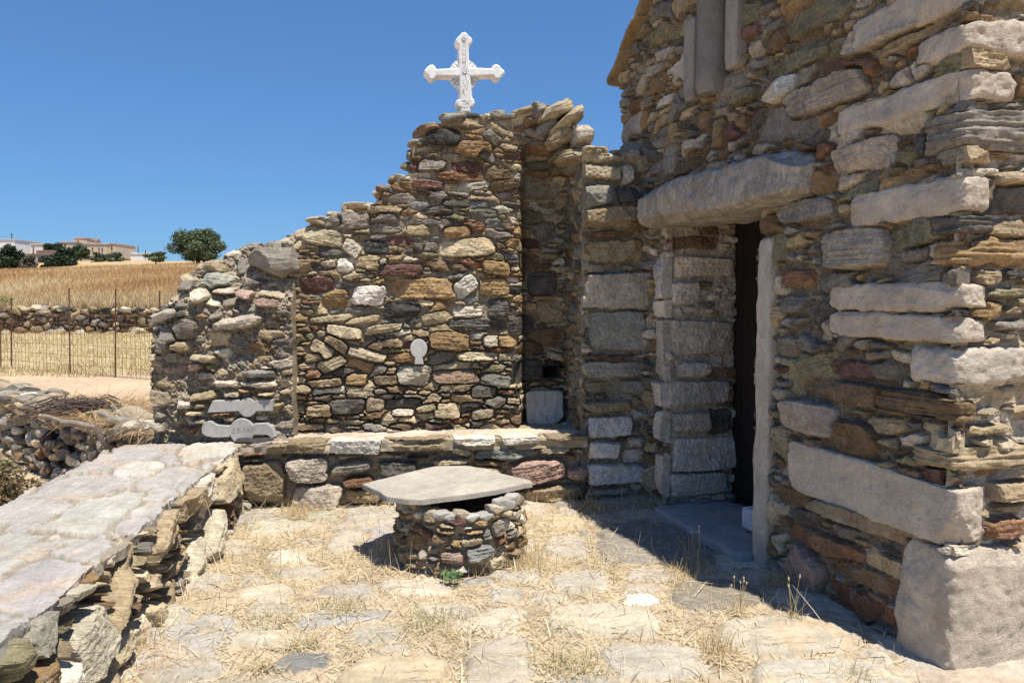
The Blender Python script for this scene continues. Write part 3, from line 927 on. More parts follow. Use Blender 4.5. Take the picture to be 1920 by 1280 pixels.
# springing of the fallen arch: long slabs that lean out over the recess
vous = [(988, 208, 28, 9, -8, 'tan', .06), (1010, 206, 26, 13, -20, 'grey', .14), (1036, 213, 40, 14, -32, 'ltan', .22), (1060, 230, 42, 14, -35, 'ltan', .28), (1084, 260, 27, 23, -14, 'beige', .30), (1048, 258, 32, 17, -30, 'tan', .20),
        (1074, 292, 36, 13, -6, 'tan', .26), (1024, 238, 28, 13, -26, 'grey', .14), (1086, 310, 26, 10, 2, 'grey', .24), (1000, 228, 26, 11, -18, 'brown', .08), (1003, 252, 28, 10, 28, 'grey', .03), (1020, 274, 30, 11, 24, 'brown', .05),
        (1055, 202, 20, 9, -28, 'tan', .16), (1078, 222, 20, 9, -36, 'grey', .22), (1052, 286, 24, 10, -16, 'olive', .16), (1097, 285, 16, 10, -8, 'cream', .34)]
for k, (x, y, hw, hh, ro, col, dep) in enumerate(vous):
    u0, v0 = FB.uv(x, y)
    a = math.radians(-ro + rng.normal(0, 7)); hw *= .9
    ex = FB.d * math.cos(a) + np.array([0, 0, math.sin(a)])
    ez = -FB.d * math.sin(a) + np.array([0, 0, math.cos(a)])
    sc_ = 6.3 / F_PX
    mb = MB()
    hd_ = .17 + dep * .35
    c = FB.P(u0 * (1 - dep * .08), v0 - dep * .09, dep - hd_ + .02)
    block(mb, c, (hw * sc_, hd_, hh * sc_), np.stack([ex, -FB.n, ez]), col, 500 + k, p=3.6, chips=14, rough=.022, n=22, bed=.010, cut=(.66, .98))
    mb.build('arch_stone', M_STONE, RUIN)

# right pier, between the ruin and the chapel
FP = Frame((.8, 6.10), ANG)
PIER = thing('wall_pier', 'stone pier of large pale blocks between the shaded recess and the chapel door', 'pier', (.85, 6.3, 0.0))
p0, p1 = FP.uv(1092, 700)[0], FP.uv(1240, 700)[0]
t = FP.trace
PW = [t(1160, 546, 65, 35, 0, 'beige', .035, 10), t(1158, 620, 56, 39, 0, 'green', .02, 10), t(1152, 692, 60, 17, 0, 'beige', .03), t(1143, 799, 43, 21, 0, 'white', .045, 8), t(1131, 843, 31, 18, 0, 'white', .04, 8), t(1156, 887, 55, 21, 0, 'white', .045, 7),
      t(1140, 922, 42, 8, 0, 'beige', .03), t(1116, 372, 28, 25, 0, 'green', .03, 5), t(1172, 368, 24, 17, 0, 'dgrey', .02, 5), t(1145, 405, 55, 18, -6, 'tan', .05, 3), t(1172, 330, 17, 21, 0, 'pale', .04, 2.3),
      t(1120, 325, 60, 14, 5, 'ltan', .03), t(1130, 295, 40, 12, 0, 'ltan', .02), t(1150, 470, 60, 24, 0, 'tan', .0), t(1140, 440, 50, 10, 0, 'brown'), t(1140, 668, 55, 6, 0, 'rust', .04), t(1140, 762, 45, 12, 0, 'tan', .05), t(1190, 725, 30, 14, 0, 'grey', .01), t(1195, 830, 22, 12, 0, 'pale', .02),
      t(1190, 855, 22, 16, 0, 'pale', .0), t(1120, 725, 30, 12, 0, 'olive', .01)]
ptop = FP.uv(1150, 286)[1]
mb = MB()
ledge = FP.uv(1150, 428)[1]


def pier_h(u, v):
    return np.clip((v - ledge) / .02, 0, 1) * (.10 - .05 * np.clip((v - ledge - .25) / .1, 0, 1)) - .04 * np.clip((1.9 - np.abs(v - 1.5) * 3) / 1, 0, 1) * 0


masonry(mb, p1 - p0, ptop, .006, lambda u, v, h: FP.P(u, v, h), 23, [(60, .04, .07, 1.4, 2.6), (400, .02, .04, 1.3, 3), (600, .01, .02, 1.2, 3)], dict(tan=8, grey=8, brown=6, olive=5, ltan=5, beige=4, dgrey=3), PW,
        gap=.005, rnd=.008, relief=.04, mdepth=-.035, mcol=(.33, .28, .21), thick=.05, grow=1.5, origin=(p0, 0), hbase=pier_h,
        keep=lambda u, v: v < ptop + .03 * vn(u * 11, u * 0 + 1, 5) - .03)
for k in range(46):
    uu = rng.uniform(p0 - .02, p1 - .1); s = rng.uniform(.025, .06)
    c = FP.P(uu, ptop - .02 + rng.uniform(-.02, .04), -rng.uniform(-.06, .5))
    rock(mb, c, (s * 1.7, s * 1.2, s * .6), pick(dict(ltan=5, cream=3, tan=4, beige=3), rng), 600 + k, rotz=rng.normal(.2, .5), tilt=.15)
mb.build('masonry', M_STONE, PIER)
FPS = Frame(FP.P(p0 + .03, 0)[:2], 0); FPS.d = -FP.n; FPS.n = -FP.d
mb = MB()
masonry(mb, .86, ptop - .05, .007, lambda u, v, h: FPS.P(u, v, h), 24, [(30, .04, .07, 1.4, 2.4), (400, .02, .04, 1.3, 3), (600, .01, .02, 1.2, 3)], dict(tan=8, grey=8, brown=8, olive=5, ltan=4, dgrey=3), (), gap=.006, rnd=.008, relief=.04, mdepth=-.03, mcol=(.30, .25, .18), grow=1.6, rim=False)
q = [FP.P(p0 + .05, 0, -.06), FP.P(p1, 0, -.06), FP.P(p1, 0, -.85), FP.P(p0 + .05, 0, -.85)]
mb.hexa(q + [p + np.array([0, 0, ptop - .06]) for p in q], (.3, .25, .18))
mb.build('rubble', M_STONE, PIER)

# left pier with crumbling mortar and the marble fragments
FLP = Frame((-2.3, 6.0), 3.0)
LP = thing('rubble_pier', 'crumbling mortared rubble stub with sloping broken top beside the low wall', 'pier', (-2.3, 6.2, 0.0))
l0, l1 = FLP.uv(281, 700)[0], FLP.uv(548, 700)[0]
lp_px = [(270, 600), (288, 596), (302, 588), (318, 560), (336, 520), (352, 502), (392, 488), (420, 470), (470, 462), (490, 452), (530, 446), (566, 452), (580, 460)]
lu = np.array([FLP.uv(x, y)[0] for x, y in lp_px]); lv = np.array([FLP.uv(x, y)[1] for x, y in lp_px])
t = FLP.trace
LW = [t(348, 616, 24, 21, 10, 'grey', .06, 2.6), t(314, 640, 18, 26, 15, 'grey', .05), t(392, 527, 34, 20, 8, 'green', .07, 3), t(370, 552, 19, 18, -25, 'cream', .08, 3), t(456, 552, 19, 12, 12, 'pink', .08, 3), t(412, 545, 26, 9, 5, 'cream', .06),
      t(343, 534, 16, 13, 0, 'grey', .06), t(328, 592, 24, 9, -16, 'dgrey', .06), t(512, 480, 50, 32, 0, 'grey', .09, 2.4), t(500, 568, 24, 12, 0, 'pink', .03), t(505, 552, 26, 7, 5, 'ltan', .03), t(334, 650, 26, 12, -5, 'tan', .04),
      t(425, 720, 24, 8, 0, 'pale', .05), t(487, 720, 35, 8, -2, 'cream', .06), t(487, 701, 30, 8, 0, 'blue', .05), t(465, 733, 18, 6, 0, 'ochre', .04), t(500, 738, 17, 6, 0, 'ltan', .04), t(436, 739, 16, 7, 0, 'ltan', .04),
      t(385, 742, 26, 9, -8, 'tan', .05), t(350, 758, 16, 9, 0, 'white', .05), t(380, 760, 12, 6, 0, 'ltan', .04), t(370, 773, 17, 7, 0, 'ltan', .05), t(370, 788, 20, 7, 0, 'cream', .05), t(382, 672, 24, 8, 6, 'ltan', .09), t(366, 688, 18, 9, -20, 'pink', .05),
      t(395, 690, 9, 8, 0, 'tan', .03), t(384, 703, 16, 9, 0, 'grey', .03), t(322, 670, 12, 16, 0, 'grey'), t(328, 695, 24, 10, 0, 'pink', .0), t(445, 605, 50, 14, -6, 'beige', .08, 2.2), t(298, 800, 14, 12, 0, 'cream', .04), t(355, 805, 16, 8, 0, 'rust', .03),
      t(500, 767, 10, 4, 0, 'ochre', .02), t(415, 775, 20, 5, -6, 'rust', .03), t(430, 786, 14, 7, 0, 'tan', .02), t(490, 783, 14, 7, 0, 'beige', .02)]


def lp_back(u, v):
    slope = np.clip(v - 1.55, 0, 1.2) * .75 + np.clip(lu[4] - u, 0, 1) * np.clip(v - 1.2, 0, 1) * .8
    return -slope + .06 * fbm(u * 5, v * 5, 88, 3)


mb = MB()
masonry(mb, l1 - l0, 2.0, .0062, lambda u, v, h: FLP.P(u, v, h), 25, [(40, .04, .06, 1.3, 2.4), (200, .018, .035, 1.4, 3), (160, .01, .018, 1.3, 3)], dict(tan=8, grey=8, ltan=8, dgrey=4, cream=4, brown=4), LW,
        gap=.006, rnd=.009, relief=.05, mdepth=-.02, mcol=(.37, .31, .23), keep=lambda u, v: v < np.interp(u, lu, lv) + .03 * vn(u * 13, u * 0, 6) + .05, thick=.55, grow=1.3, origin=(l0, .35), hbase=lp_back, mrough=.045, facet=1.3, wob=.014)
for k in range(60):
    uu = rng.uniform(l0 + .02, l1 - .05); s = rng.uniform(.03, .075)
    vt = float(np.interp(uu, lu, lv))
    dz = rng.uniform(0, .5)
    c = FLP.P(uu, vt - .05 - .0 * dz + rng.uniform(-.02, .03), float(lp_back(np.array(uu), np.array(vt))) - dz * .8)
    rock(mb, c, (s * 1.5, s * 1.3, s * .8), pick(dict(grey=6, beige=5, ltan=4, tan=4, blue=2), rng), 700 + k, tilt=.3)
rock(mb, FLP.P(FLP.uv(510, 482)[0], FLP.uv(510, 482)[1] - .03, -.25), (.24, .22, .15), 'grey', 760, rotz=.1, tilt=.12, n=24, p=2.4, chips=16)
mb.build('rubble', M_STONE, LP)


def outline_plate(px, fr, h0, h1, col, name, parent, mat=M_CARVED, bev=.006):
    """flat stone with a traced outline, bevelled, real thickness, on a vertical frame"""
    import bmesh
    bm = bmesh.new()
    base = np.array(parent['_b'])
    vs = [bm.verts.new(tuple(fr.P(*fr.uv(x, y), h0) - base)) for x, y in px]
    f = bm.faces.new(vs)
    r = bmesh.ops.extrude_face_region(bm, geom=[f])
    mv = [e for e in r['geom'] if isinstance(e, bmesh.types.BMVert)]
    bmesh.ops.translate(bm, verts=mv, vec=Vector(tuple(fr.n * (h1 - h0))))
    bmesh.ops.recalc_face_normals(bm, faces=bm.faces)
    nn = Vector(tuple(fr.n))
    ed = [e for e in bm.edges if all(v in mv for v in e.verts)]
    bmesh.ops.bevel(bm, geom=ed, offset=bev, segments=3, affect='EDGES', profile=.5)
    me = bpy.data.meshes.new(name); bm.to_mesh(me); bm.free()
    at = me.color_attributes.new('Col', 'FLOAT_COLOR', 'POINT')
    at.data.foreach_set('color', np.tile([*col, 1.0], len(me.vertices)).astype(np.float32))
    me.materials.append(mat)
    o = bpy.data.objects.new(name, me); COL.objects.link(o); o.parent = parent
    return o


def arc(cx, cy, r, a0, a1, n=10, ry=None):
    return [(cx + r * math.cos(math.radians(a)), cy - (ry or r) * math.sin(math.radians(a))) for a in np.linspace(a0, a1, n)]


PALE = (.41, .39, .36)
up = [(392, 772), (402, 749), (452, 748)] + arc(467, 763, 17, 140, 40, 9, 19) + [(484, 748), (516, 747), (514, 769), (484, 769)] + arc(467, 762, 17, -40, -140, 9, 18) + [(450, 769), (420, 771)]
outline_plate(up, FLP, -.02, .05, PALE, 'marble_fragment', LP)
dn = arc(397, 803, 15, 210, 60, 8, 16) + [(410, 794), (433, 796)] + arc(457, 806, 23, 150, 30, 10, 24) + [(480, 792), (505, 791), (513, 798), (520, 816), (513, 820), (504, 813), (481, 813)] + arc(457, 806, 23, -20, -160, 10, 24) + [(434, 817), (405, 818), (390, 815)]
pl = outline_plate(dn, FLP, -.02, .055, PALE, 'marble_fragment', LP)


def strokes(lines, fr, h, w, col, name, parent, base):
    m = MB()
    for (x0, y0, x1, y1) in lines:
        a = fr.P(*fr.uv(x0, y0), h); b = fr.P(*fr.uv(x1, y1), h)
        d = (b - a) / (np.linalg.norm(b - a) + 1e-9); s = np.cross(d, fr.n) * w
        q = [a - s, b - s, b + s, a + s]
        m.hexa([p - fr.n * .003 for p in q] + [p + fr.n * .0012 for p in q], col)
    return m.build(name, M_CARVED, parent, base=base, smooth=False)


lt = [(438, 809, 442, 800), (442, 800, 446, 809), (438, 809, 446, 809), (449, 809, 449, 800), (449, 800, 454, 801), (454, 801, 450, 804), (450, 804, 455, 807), (455, 807, 449, 809), (457, 809, 461, 799), (461, 799, 464, 808),
      (467, 808, 469, 799), (469, 799, 472, 807), (474, 807, 476, 798), (476, 798, 479, 804), (479, 804, 482, 798), (482, 798, 485, 807)]
for q0, q1 in ((0, 3), (3, 8), (8, 10), (10, 12), (12, 15)):
    strokes(lt[q0:q1], FLP, .055, .0022, (.30, .285, .26), 'carved_letter', pl, np.array(LP['_b']))  # raised strokes; darker colour paints the shade and dirt of incised grooves
rb = arc(785, 653, 16, 245, -65, 16, 18) + [(794, 682), (777, 682)]
outline_plate(rb, FB, -.02, .05, (.48, .47, .44), 'marble_fragment', RUIN)

# ------------------------------------------------------------------ bench
FBE = Frame((0, 6.02), 6.0)
BEN = thing('stone_bench', 'low rubble bench with white and tan capping stones along the foot of the ruined wall', 'bench', (-.6, 6.1, 0.0))
b0, b1 = FBE.uv(440, 880)[0], FBE.uv(1101, 880)[0]
t = FBE.trace
BH = .52
BB = [t(497, 902, 42, 42, 0, 'tan', .05, 4), t(577, 880, 40, 26, 0, 'beige', .05, 4), t(596, 930, 48, 23, 0, 'beige', .05, 4), t(668, 832, 51, 20, 0, 'white', .06, 7), t(556, 838, 60, 14, -2, 'tan', .05, 5), t(780, 838, 57, 11, 0, 'tan', .05, 5),
      t(780, 818, 58, 9, 0, 'tan', .05, 5), t(888, 820, 42, 15, 0, 'white', .05, 4), t(975, 820, 38, 15, 0, 'white', .05, 5), t(1060, 816, 40, 12, 0, 'tan', .05, 5), t(948, 849, 58, 12, -2, 'blue', .04, 4), t(748, 878, 38, 16, 0, 'dgrey', .03, 5), t(658, 877, 42, 14, -6, 'grey', .04, 4),
      t(672, 904, 32, 13, -4, 'rust', .04, 3), t(1012, 884, 54, 23, -8, 'pink', .04, 4), t(1082, 888, 18, 14, 0, 'pink', .04, 3), t(1040, 926, 56, 16, -4, 'tan', .04, 4), t(848, 866, 37, 8, 0, 'ltan', .04, 5), t(920, 868, 30, 6, 0, 'ochre', .03, 5), t(1040, 843, 32, 10, -4, 'ltan', .03),
      t(865, 846, 22, 10, 8, 'ltan', .04), t(785, 858, 24, 6, 0, 'dgrey'), t(680, 930, 34, 14, 0, 'tan', .04), t(480, 850, 24, 5, -8, 'rust', .04), t(476, 862, 20, 5, 0, 'olive', 0)]
mb = MB()
masonry(mb, b1 - b0, BH, .006, lambda u, v, h: FBE.P(u, v, h), 27, [(60, .03, .05, 1.4, 3), (200, .016, .03, 1.4, 3.5), (300, .009, .016, 1.2, 3)], PAL_BACK, BB, gap=.007, rnd=.009, relief=.05, mdepth=-.06, mcol=(.40, .33, .24), thick=.1, grow=1.9, origin=(b0, 0), rot=.06)
mb.build('front', M_STONE, BEN)
mb = MB()


def bench_top(u, v, h):
    o = FBE.P(u, 0.0, -v)
    o[..., 2] = BH + h + .008 * fbm(u * 4, v * 4, 5, 3) - .02
    return o


masonry(mb, b1 - b0, 1.05, .008, bench_top, 28, [(60, .08, .13, 1.2, 2.2), (60, .03, .06, 1.2, 2)], dict(cream=10, ltan=10, white=4, beige=8), (), gap=.008, rnd=.01, relief=.02, mdepth=-.004, mcol=(.52, .43, .31), thick=.08, grow=1.3, facet=.15, bed=.002, origin=(b0, -.03), rot=.1)
mb.build('seat', M_FLAG, BEN)

# veined marble slab leaning in the recess
mb = MB()
sb = FB.P(FB.uv(1032, 765)[0], .50 + .135, -.26)
block(mb, sb, (.165, .02, .15), axes_from(FB.d, (0, .26, 1)), (.60, .55, .47), 251, p=9, chips=6, rough=.008, n=18, cut=(.78, .98), fine=.002)
tag(mb.build('marble_slab', M_VEINED, base=sb), 'veined white marble slab leaning in the shaded recess at the end of the bench', 'slab')

# ------------------------------------------------------------------ cross
CR = FB.P(FB.uv(870, 214)[0], FB.uv(870, 214)[1] - .015, -.20)
CROSS = thing('marble_cross', 'white carved marble cross with trefoil ends standing on top of the ruined wall', 'cross', CR)
FC = Frame(CR[:2], 12.0)
K_ = 180 / 1280.0


def cz(pts): return [(780 + (637 + (x - 637) * 1.06) * K_, 50 + (640 + (y - 640) * 1.03) * K_) for x, y in pts]


cross_out = cz([(590, 1150), (590, 1140)] + [(588, 1090), (545, 1075), (525, 1030), (540, 985), (575, 975)] + [(572, 690), (290, 690), (262, 720), (225, 735), (190, 715), (178, 675), (140, 650), (135, 610), (160, 575), (195, 540), (240, 530), (270, 560), (285, 590), (560, 575)] +
               [(566, 290), (535, 270), (520, 225), (545, 185), (575, 160), (600, 125), (640, 112), (670, 135), (690, 165), (730, 195), (735, 240), (712, 280), (690, 290)] + [(697, 570), (975, 580), (990, 545), (1030, 525), (1075, 545), (1095, 580), (1130, 605), (1140, 645), (1105, 675), (1085, 715), (1050, 730), (1010, 710), (990, 680)] +
               [(710, 690), (735, 960), (755, 980), (768, 1030), (745, 1075), (712, 1090), (708, 1150)])
body = outline_plate(cross_out, FC, -.055, .055, (.74, .73, .71), 'body', CROSS, bev=.014)
# sunburst disc behind the crossing, with ray grooves
mb = MB()
for q in range(4):
    a0 = q * 90
    for k in range(4):
        aa, ab = a0 + 14 + k * 15.5, a0 + 14 + (k + 1) * 15.5 - 2.2
        cu_, cv_ = FC.uv(780 + 635 * K_, 50 + 650 * K_)
        r0, r1 = .045, .125
        q4 = [(r0, aa), (r1, aa), (r1 * 1.02, (aa + ab) / 2), (r1, ab), (r0, ab)]
        ptsf = [FC.P(cu_ + r * math.cos(math.radians(a)), cv_ + r * math.sin(math.radians(a)), .026) for r, a in q4]
        ptsb = [p - FC.n * .05 for p in ptsf]
        n = 5
        mb.add(ptsf + ptsb, [(i, n + i, n + (i + 1) % n, (i + 1) % n) for i in range(n)], (.72, .71, .69))
        mb.add(ptsf + [FC.P(cu_ + .085 * math.cos(math.radians((aa + ab) / 2)), cv_ + .085 * math.sin(math.radians((aa + ab) / 2)), .034)], [(i, (i + 1) % n, n) for i in range(n)], (.72, .71, .69))
mb.build('sunburst', M_CARVED, CROSS, smooth=False)


def ring(mbx, x, y, r, tr_, h, col):
    cu_, cv_ = FC.uv(x, y)
    a = np.linspace(0, 2 * math.pi, 21)
    mbx.tube(FC.P(cu_ + r * np.cos(a), cv_ + r * np.sin(a), np.full(21, h)), tr_, col, 5)


mb = MB()
cxp, cyp = 780 + 636 * K_, 50 + 628 * K_
ring(mb, cxp, cyp, .018, .0035, .056, (.40, .39, .38)); ring(mb, cxp, cyp, .011, .005, .057, (.74, .73, .71))
for k in range(8):
    a = k * math.pi / 4 + .2
    cu_, cv_ = FC.uv(cxp, cyp)
    p = [FC.P(cu_ + r * math.cos(a + d), cv_ + r * math.sin(a + d), .056) for r, d in ((.026, 0), (.036, .22), (.036, -.22))]
    mb.add(p + [q - FC.n * .004 for q in p], [(0, 1, 2), (0, 3, 4), (1, 4, 5), (2, 5, 3)], (.38, .37, .36))
mb.build('rosette', M_CARVED, CROSS, smooth=False)
mb = MB()
ring(mb, 780 + 626 * K_, 50 + 200 * K_, .016, .003, .056, (.42, .41, .40)); ring(mb, 780 + 626 * K_, 50 + 200 * K_, .008, .004, .056, (.74, .73, .71))
mb.build('boss', M_CARVED, CROSS, smooth=False)
zz = []
for k in range(5):
    y = 270 + k * 55; x = 628
    zz += [(x - 22, y, x - 8, y + 18), (x + 22, y, x + 8, y + 18), (x - 8, y + 18, x - 22, y + 36), (x + 8, y + 18, x + 22, y + 36)]
zz += [(600, 245, 655, 245), (605, 500, 630, 490), (630, 490, 655, 500), (620, 580, 650, 530), (605, 1095, 640, 1105), (640, 1105, 675, 1095)]
for (x0, y0, x1, y1) in ((610, 740, 640, 830), (640, 830, 670, 740), (610, 870, 640, 940), (690, 740, 660, 860), (605, 920, 625, 850), (600, 1010, 660, 1010), (640, 1020, 700, 1060), (640, 1060, 700, 1015), (625, 1020, 625, 1065), (650, 690, 650, 730)):
    zz.append((x0, y0, x1, y1))
for lo_, hi_ in ((0, 515), (515, 700), (700, 990), (990, 1080), (1080, 1200)):
    sel = [(780 + a * K_, 50 + b * K_, 780 + c_ * K_, 50 + d * K_) for a, b, c_, d in zz if lo_ <= b < hi_]
    strokes(sel, FC, .0555, .002, (.40, .385, .36), 'carved_ornament', CROSS, CR)  # groove shade and dirt put into the darker colour of these raised strokes

# ------------------------------------------------------------------ well and its slab
WC = np.array([-.325, 4.77, 0.0]); WR = .40
WELL = thing('stone_well', 'round dry stone well head in the middle of the yard', 'well', WC)


def surf_w(u, v, h):
    a = u / WR
    r = WR + h - .02 * v
    return np.stack([WC[0] + r * np.cos(a), WC[1] + r * np.sin(a), v + 0 * u], -1)


def well_top(u):
    a = np.mod(u / WR, 2 * math.pi)
    return np.interp(a, [0, 1.2, 2.6, 3.4, 3.9, 4.3, 5.2, 5.9, 6.283], [.375, .40, .40, .40, .395, .34, .325, .35, .375]) + .012 * vn(u * 22, u * 0, 9)


def wt(ang, v, a, b, rot_, col, pr=.015, p=3.5):
    return (math.radians(ang) * WR, v, a, b, rot_, C[col] if isinstance(col, str) else col, pr, p)


WS = [wt(266, .10, .075, .045, 0, 'pink', .02, 5), wt(290, .12, .09, .05, .05, 'blue', .02, 4), wt(258, .21, .06, .03, 0, 'brown'), wt(262, .26, .06, .026, 0, 'ochre', .02), wt(284, .19, .065, .025, .05, 'ltan', .02), wt(286, .25, .06, .02, 0, 'ochre', .02),
      wt(270, .325, .075, .035, 0, 'maroon', .02), wt(292, .30, .055, .03, 0, 'ochre', .02), wt(287, .35, .06, .022, 0, 'rust', .02), wt(247, .33, .05, .035, 0, 'tan', .02), wt(236, .33, .045, .035, 0, 'cream', .02), wt(263, .29, .05, .02, 0, 'ltan', .02),
      wt(282, .275, .05, .02, 0, 'cream', .02), wt(230, .17, .09, .06, 0, 'brown', .0), wt(308, .25, .04, .05, .2, 'grey', .02), wt(318, .33, .05, .03, 0, 'ltan', .02), wt(312, .18, .05, .03, .5, 'rust', .02), wt(240, .1, .03, .04, .3, 'pale', .03), wt(275, .03, .05, .02, 0, 'cream', .02)]
mb = MB()
masonry(mb, 2 * math.pi * WR, .44, .0052, surf_w, 33, [(200, .026, .04, 1.3, 2.4), (600, .014, .024, 1.4, 3.4), (900, .008, .013, 1.3, 3.6)], dict(tan=10, ltan=8, ochre=8, grey=7, rust=5, brown=6, maroon=4, cream=4), WS,
        gap=.005, rnd=.007, relief=.04, mdepth=-.030, mcol=(.40, .33, .23), keep=lambda u, v: v < well_top(u), thick=.11, grow=2.2, rot=.1, wob=.012, facet=1.2)
mb.build('drum', M_STONE, WELL)
for k, (an, sz) in enumerate([(247, .034), (256, .04), (266, .036), (275, .044), (285, .034), (297, .04), (308, .045), (320, .05), (331, .048), (342, .045)]):
    a = math.radians(an); rr_ = WR - .045
    p = WC + np.array([math.cos(a) * rr_, math.sin(a) * rr_, float(well_top(np.array(a * WR))) + .006 + (.02 if an > 300 else 0)])
    mb = MB()
    block(mb, p, (sz * 1.25, .05, sz * (.75 if an > 300 else .55)), axes_from((-math.sin(a), math.cos(a), .1 * (k % 3 - 1)), (0, 0, 1)), (.52, .49, .44) if k % 3 else (.45, .38, .28), 830 + k, p=6, chips=12, rough=.014, n=14, cut=(.62, .95))
    mb.build('rim_stone', M_MARBLE if k % 3 else M_STONE, WELL)
ZS = .44
slab_px = [(680, 906), (728, 893), (815, 873), (872, 872), (905, 876), (936, 885), (996, 901), (997, 906), (930, 917), (860, 928), (795, 937), (765, 937), (727, 931), (705, 920)]
import bmesh
bm = bmesh.new()
base = np.array([-.33, 4.8, ZS - .03])
pts = [G(x, y, ZS) for x, y in slab_px]
fine = []
for i in range(len(pts)):
    a, b = pts[i], pts[(i + 1) % len(pts)]
    for k in range(5):
        q = a + (b - a) * k / 5
        fine.append(q + .008 * np.array([vn(q[0] * 25, q[1] * 25, 3), vn(q[0] * 25, q[1] * 25, 4), 0]))
vs = [bm.verts.new(tuple(p - base)) for p in fine]
f = bm.faces.new(vs)
bmesh.ops.recalc_face_normals(bm, faces=bm.faces)
r = bmesh.ops.extrude_face_region(bm, geom=[f])
dn_ = [e for e in r['geom'] if isinstance(e, bmesh.types.BMVert)]
bmesh.ops.translate(bm, verts=dn_, vec=(0, 0, -.030))
bmesh.ops.recalc_face_normals(bm, faces=bm.faces)
tope = [e for e in bm.edges if all(v not in dn_ for v in e.verts)]
bmesh.ops.bevel(bm, geom=tope, offset=.003, segments=2, affect='EDGES')
for v in bm.verts:
    v.co.z += .006 * float(vn(v.co.x * 5, v.co.y * 5, 8))
me = bpy.data.meshes.new('well_slab'); bm.to_mesh(me); bm.free()
at = me.color_attributes.new('Col', 'FLOAT_COLOR', 'POINT')
at.data.foreach_set('color', np.tile([.40, .365, .305, 1.0], len(me.vertices)).astype(np.float32))
me.materials.append(M_FLAG)
o = bpy.data.objects.new('well_slab', me); o.location = base; COL.objects.link(o)
tag(o, 'large flat irregular stone slab lying across the top of the round well', 'slab')

# ------------------------------------------------------------------ parapet wall on the left
PA, PB = np.array([-2.10, 5.95]), np.array([-1.50, 1.25])
pd = (PB - PA) / np.linalg.norm(PB - PA)
FPA = Frame(PA, 0); FPA.d = np.array([*pd, 0]); FPA.n = np.array([-pd[1], pd[0], 0.0])
if FPA.n[0] < 0: FPA.n = -FPA.n
PL = float(np.linalg.norm(PB - PA))
PAR = thing('parapet_wall', 'low wide dry stone wall with flat paved top along the left side of the yard', 'wall', (-2.3, 3.6, 0.0))
PZ = .475
t = FPA.trace
PT = [t(155, 1205, 38, 58, 18, 'cream', 0.055, 3), t(80, 1190, 30, 40, 25, 'grey', 0.044, 3), t(172, 1072, 16, 38, 8, 'ochre', 0.050, 4), t(148, 1085, 16, 40, 0, 'cream', 0.044, 3), t(388, 918, 20, 42, 15, 'pale', 0.044, 4), t(262, 980, 16, 18, 15, 'white', 0.050, 3), t(234, 988, 14, 16, 10, 'ltan', 0.044),
      t(350, 930, 20, 34, 15, 'tan', 0.039), t(425, 890, 22, 26, 10, 'ltan', 0.033), t(380, 1000, 18, 18, 35, 'cream', 0.055), t(350, 1050, 18, 18, 40, 'cream', 0.055), t(300, 1000, 24, 26, 20, 'tan', 0.033), t(215, 1110, 46, 18, 30, 'tan', 0.033), t(60, 1275, 36, 30, 0, 'ochre', 0.039), t(205, 1215, 22, 30, 10, 'ltan', 0.039),
      t(105, 1270, 20, 24, 10, 'white', 0.044), t(30, 1235, 24, 34, 20, 'olive', 0.033)]
mb = MB()
masonry(mb, PL, PZ - .02, .0055, lambda u, v, h: FPA.P(u, v, h - .01 + (PZ - v) * .16), 35, [(60, .038, .055, 1.2, 2.4), (700, .020, .038, 1.3, 3.2), (1200, .011, .020, 1.2, 3.2)], dict(tan=18, ltan=14, grey=14, cream=4, beige=5, brown=9, olive=5, white=1), PT,
        gap=.008, rnd=.011, relief=.075, mdepth=-.11, mcol=(.20, .155, .10), thick=.05, grow=1.7, rot=.35, facet=1.5, bed=.005, wob=.015)
mb.build('rubble', M_STONE, PAR)
mb = MB()


def par_top(u, v, h):
    o = FPA.P(u, 0.0, -v)
    o[..., 2] = PZ + h + .008 * fbm(u * 3, v * 3, 9, 3)
    return o


masonry(mb, PL + .1, 1.03, .0075, par_top, 37, [(80, .14, .24, 1.3, 2.2), (200, .05, .10, 1.2, 2.4), (300, .02, .04, 1.2, 2.2)], dict(pgrey=60, pbeige=14, pblue=8, pwarm=3), (), gap=.011, rnd=.005, relief=.024, mdepth=-.018, mcol=(.31, .26, .20), thick=.06, grow=1.5,
        facet=.06, bed=.0015, origin=(-.05, -.06), wob=.05, uneven=.5, mrough=.008, vary=.45, keep=lambda u, v: (v > .012 + .014 * vn(u * 6, u * 0, 3) + .006 * vn(u * 30, u * 0, 4)) & (v < .92 + .03 * vn(u * 4, u * 0, 5)))
mb.build('paved_top', M_FLAG, PAR)
mb = MB()
q = [FPA.P(0, 0, -.12), FPA.P(PL, 0, -.12), FPA.P(PL, 0, -.86), FPA.P(0, 0, -.86)]
mb.hexa([p + np.array([0, 0, -1.2]) for p in q] + [p + np.array([0, 0, PZ - .03]) for p in q], (.3, .25, .18))
mb.build('core', M_STONE, PAR, smooth=False)

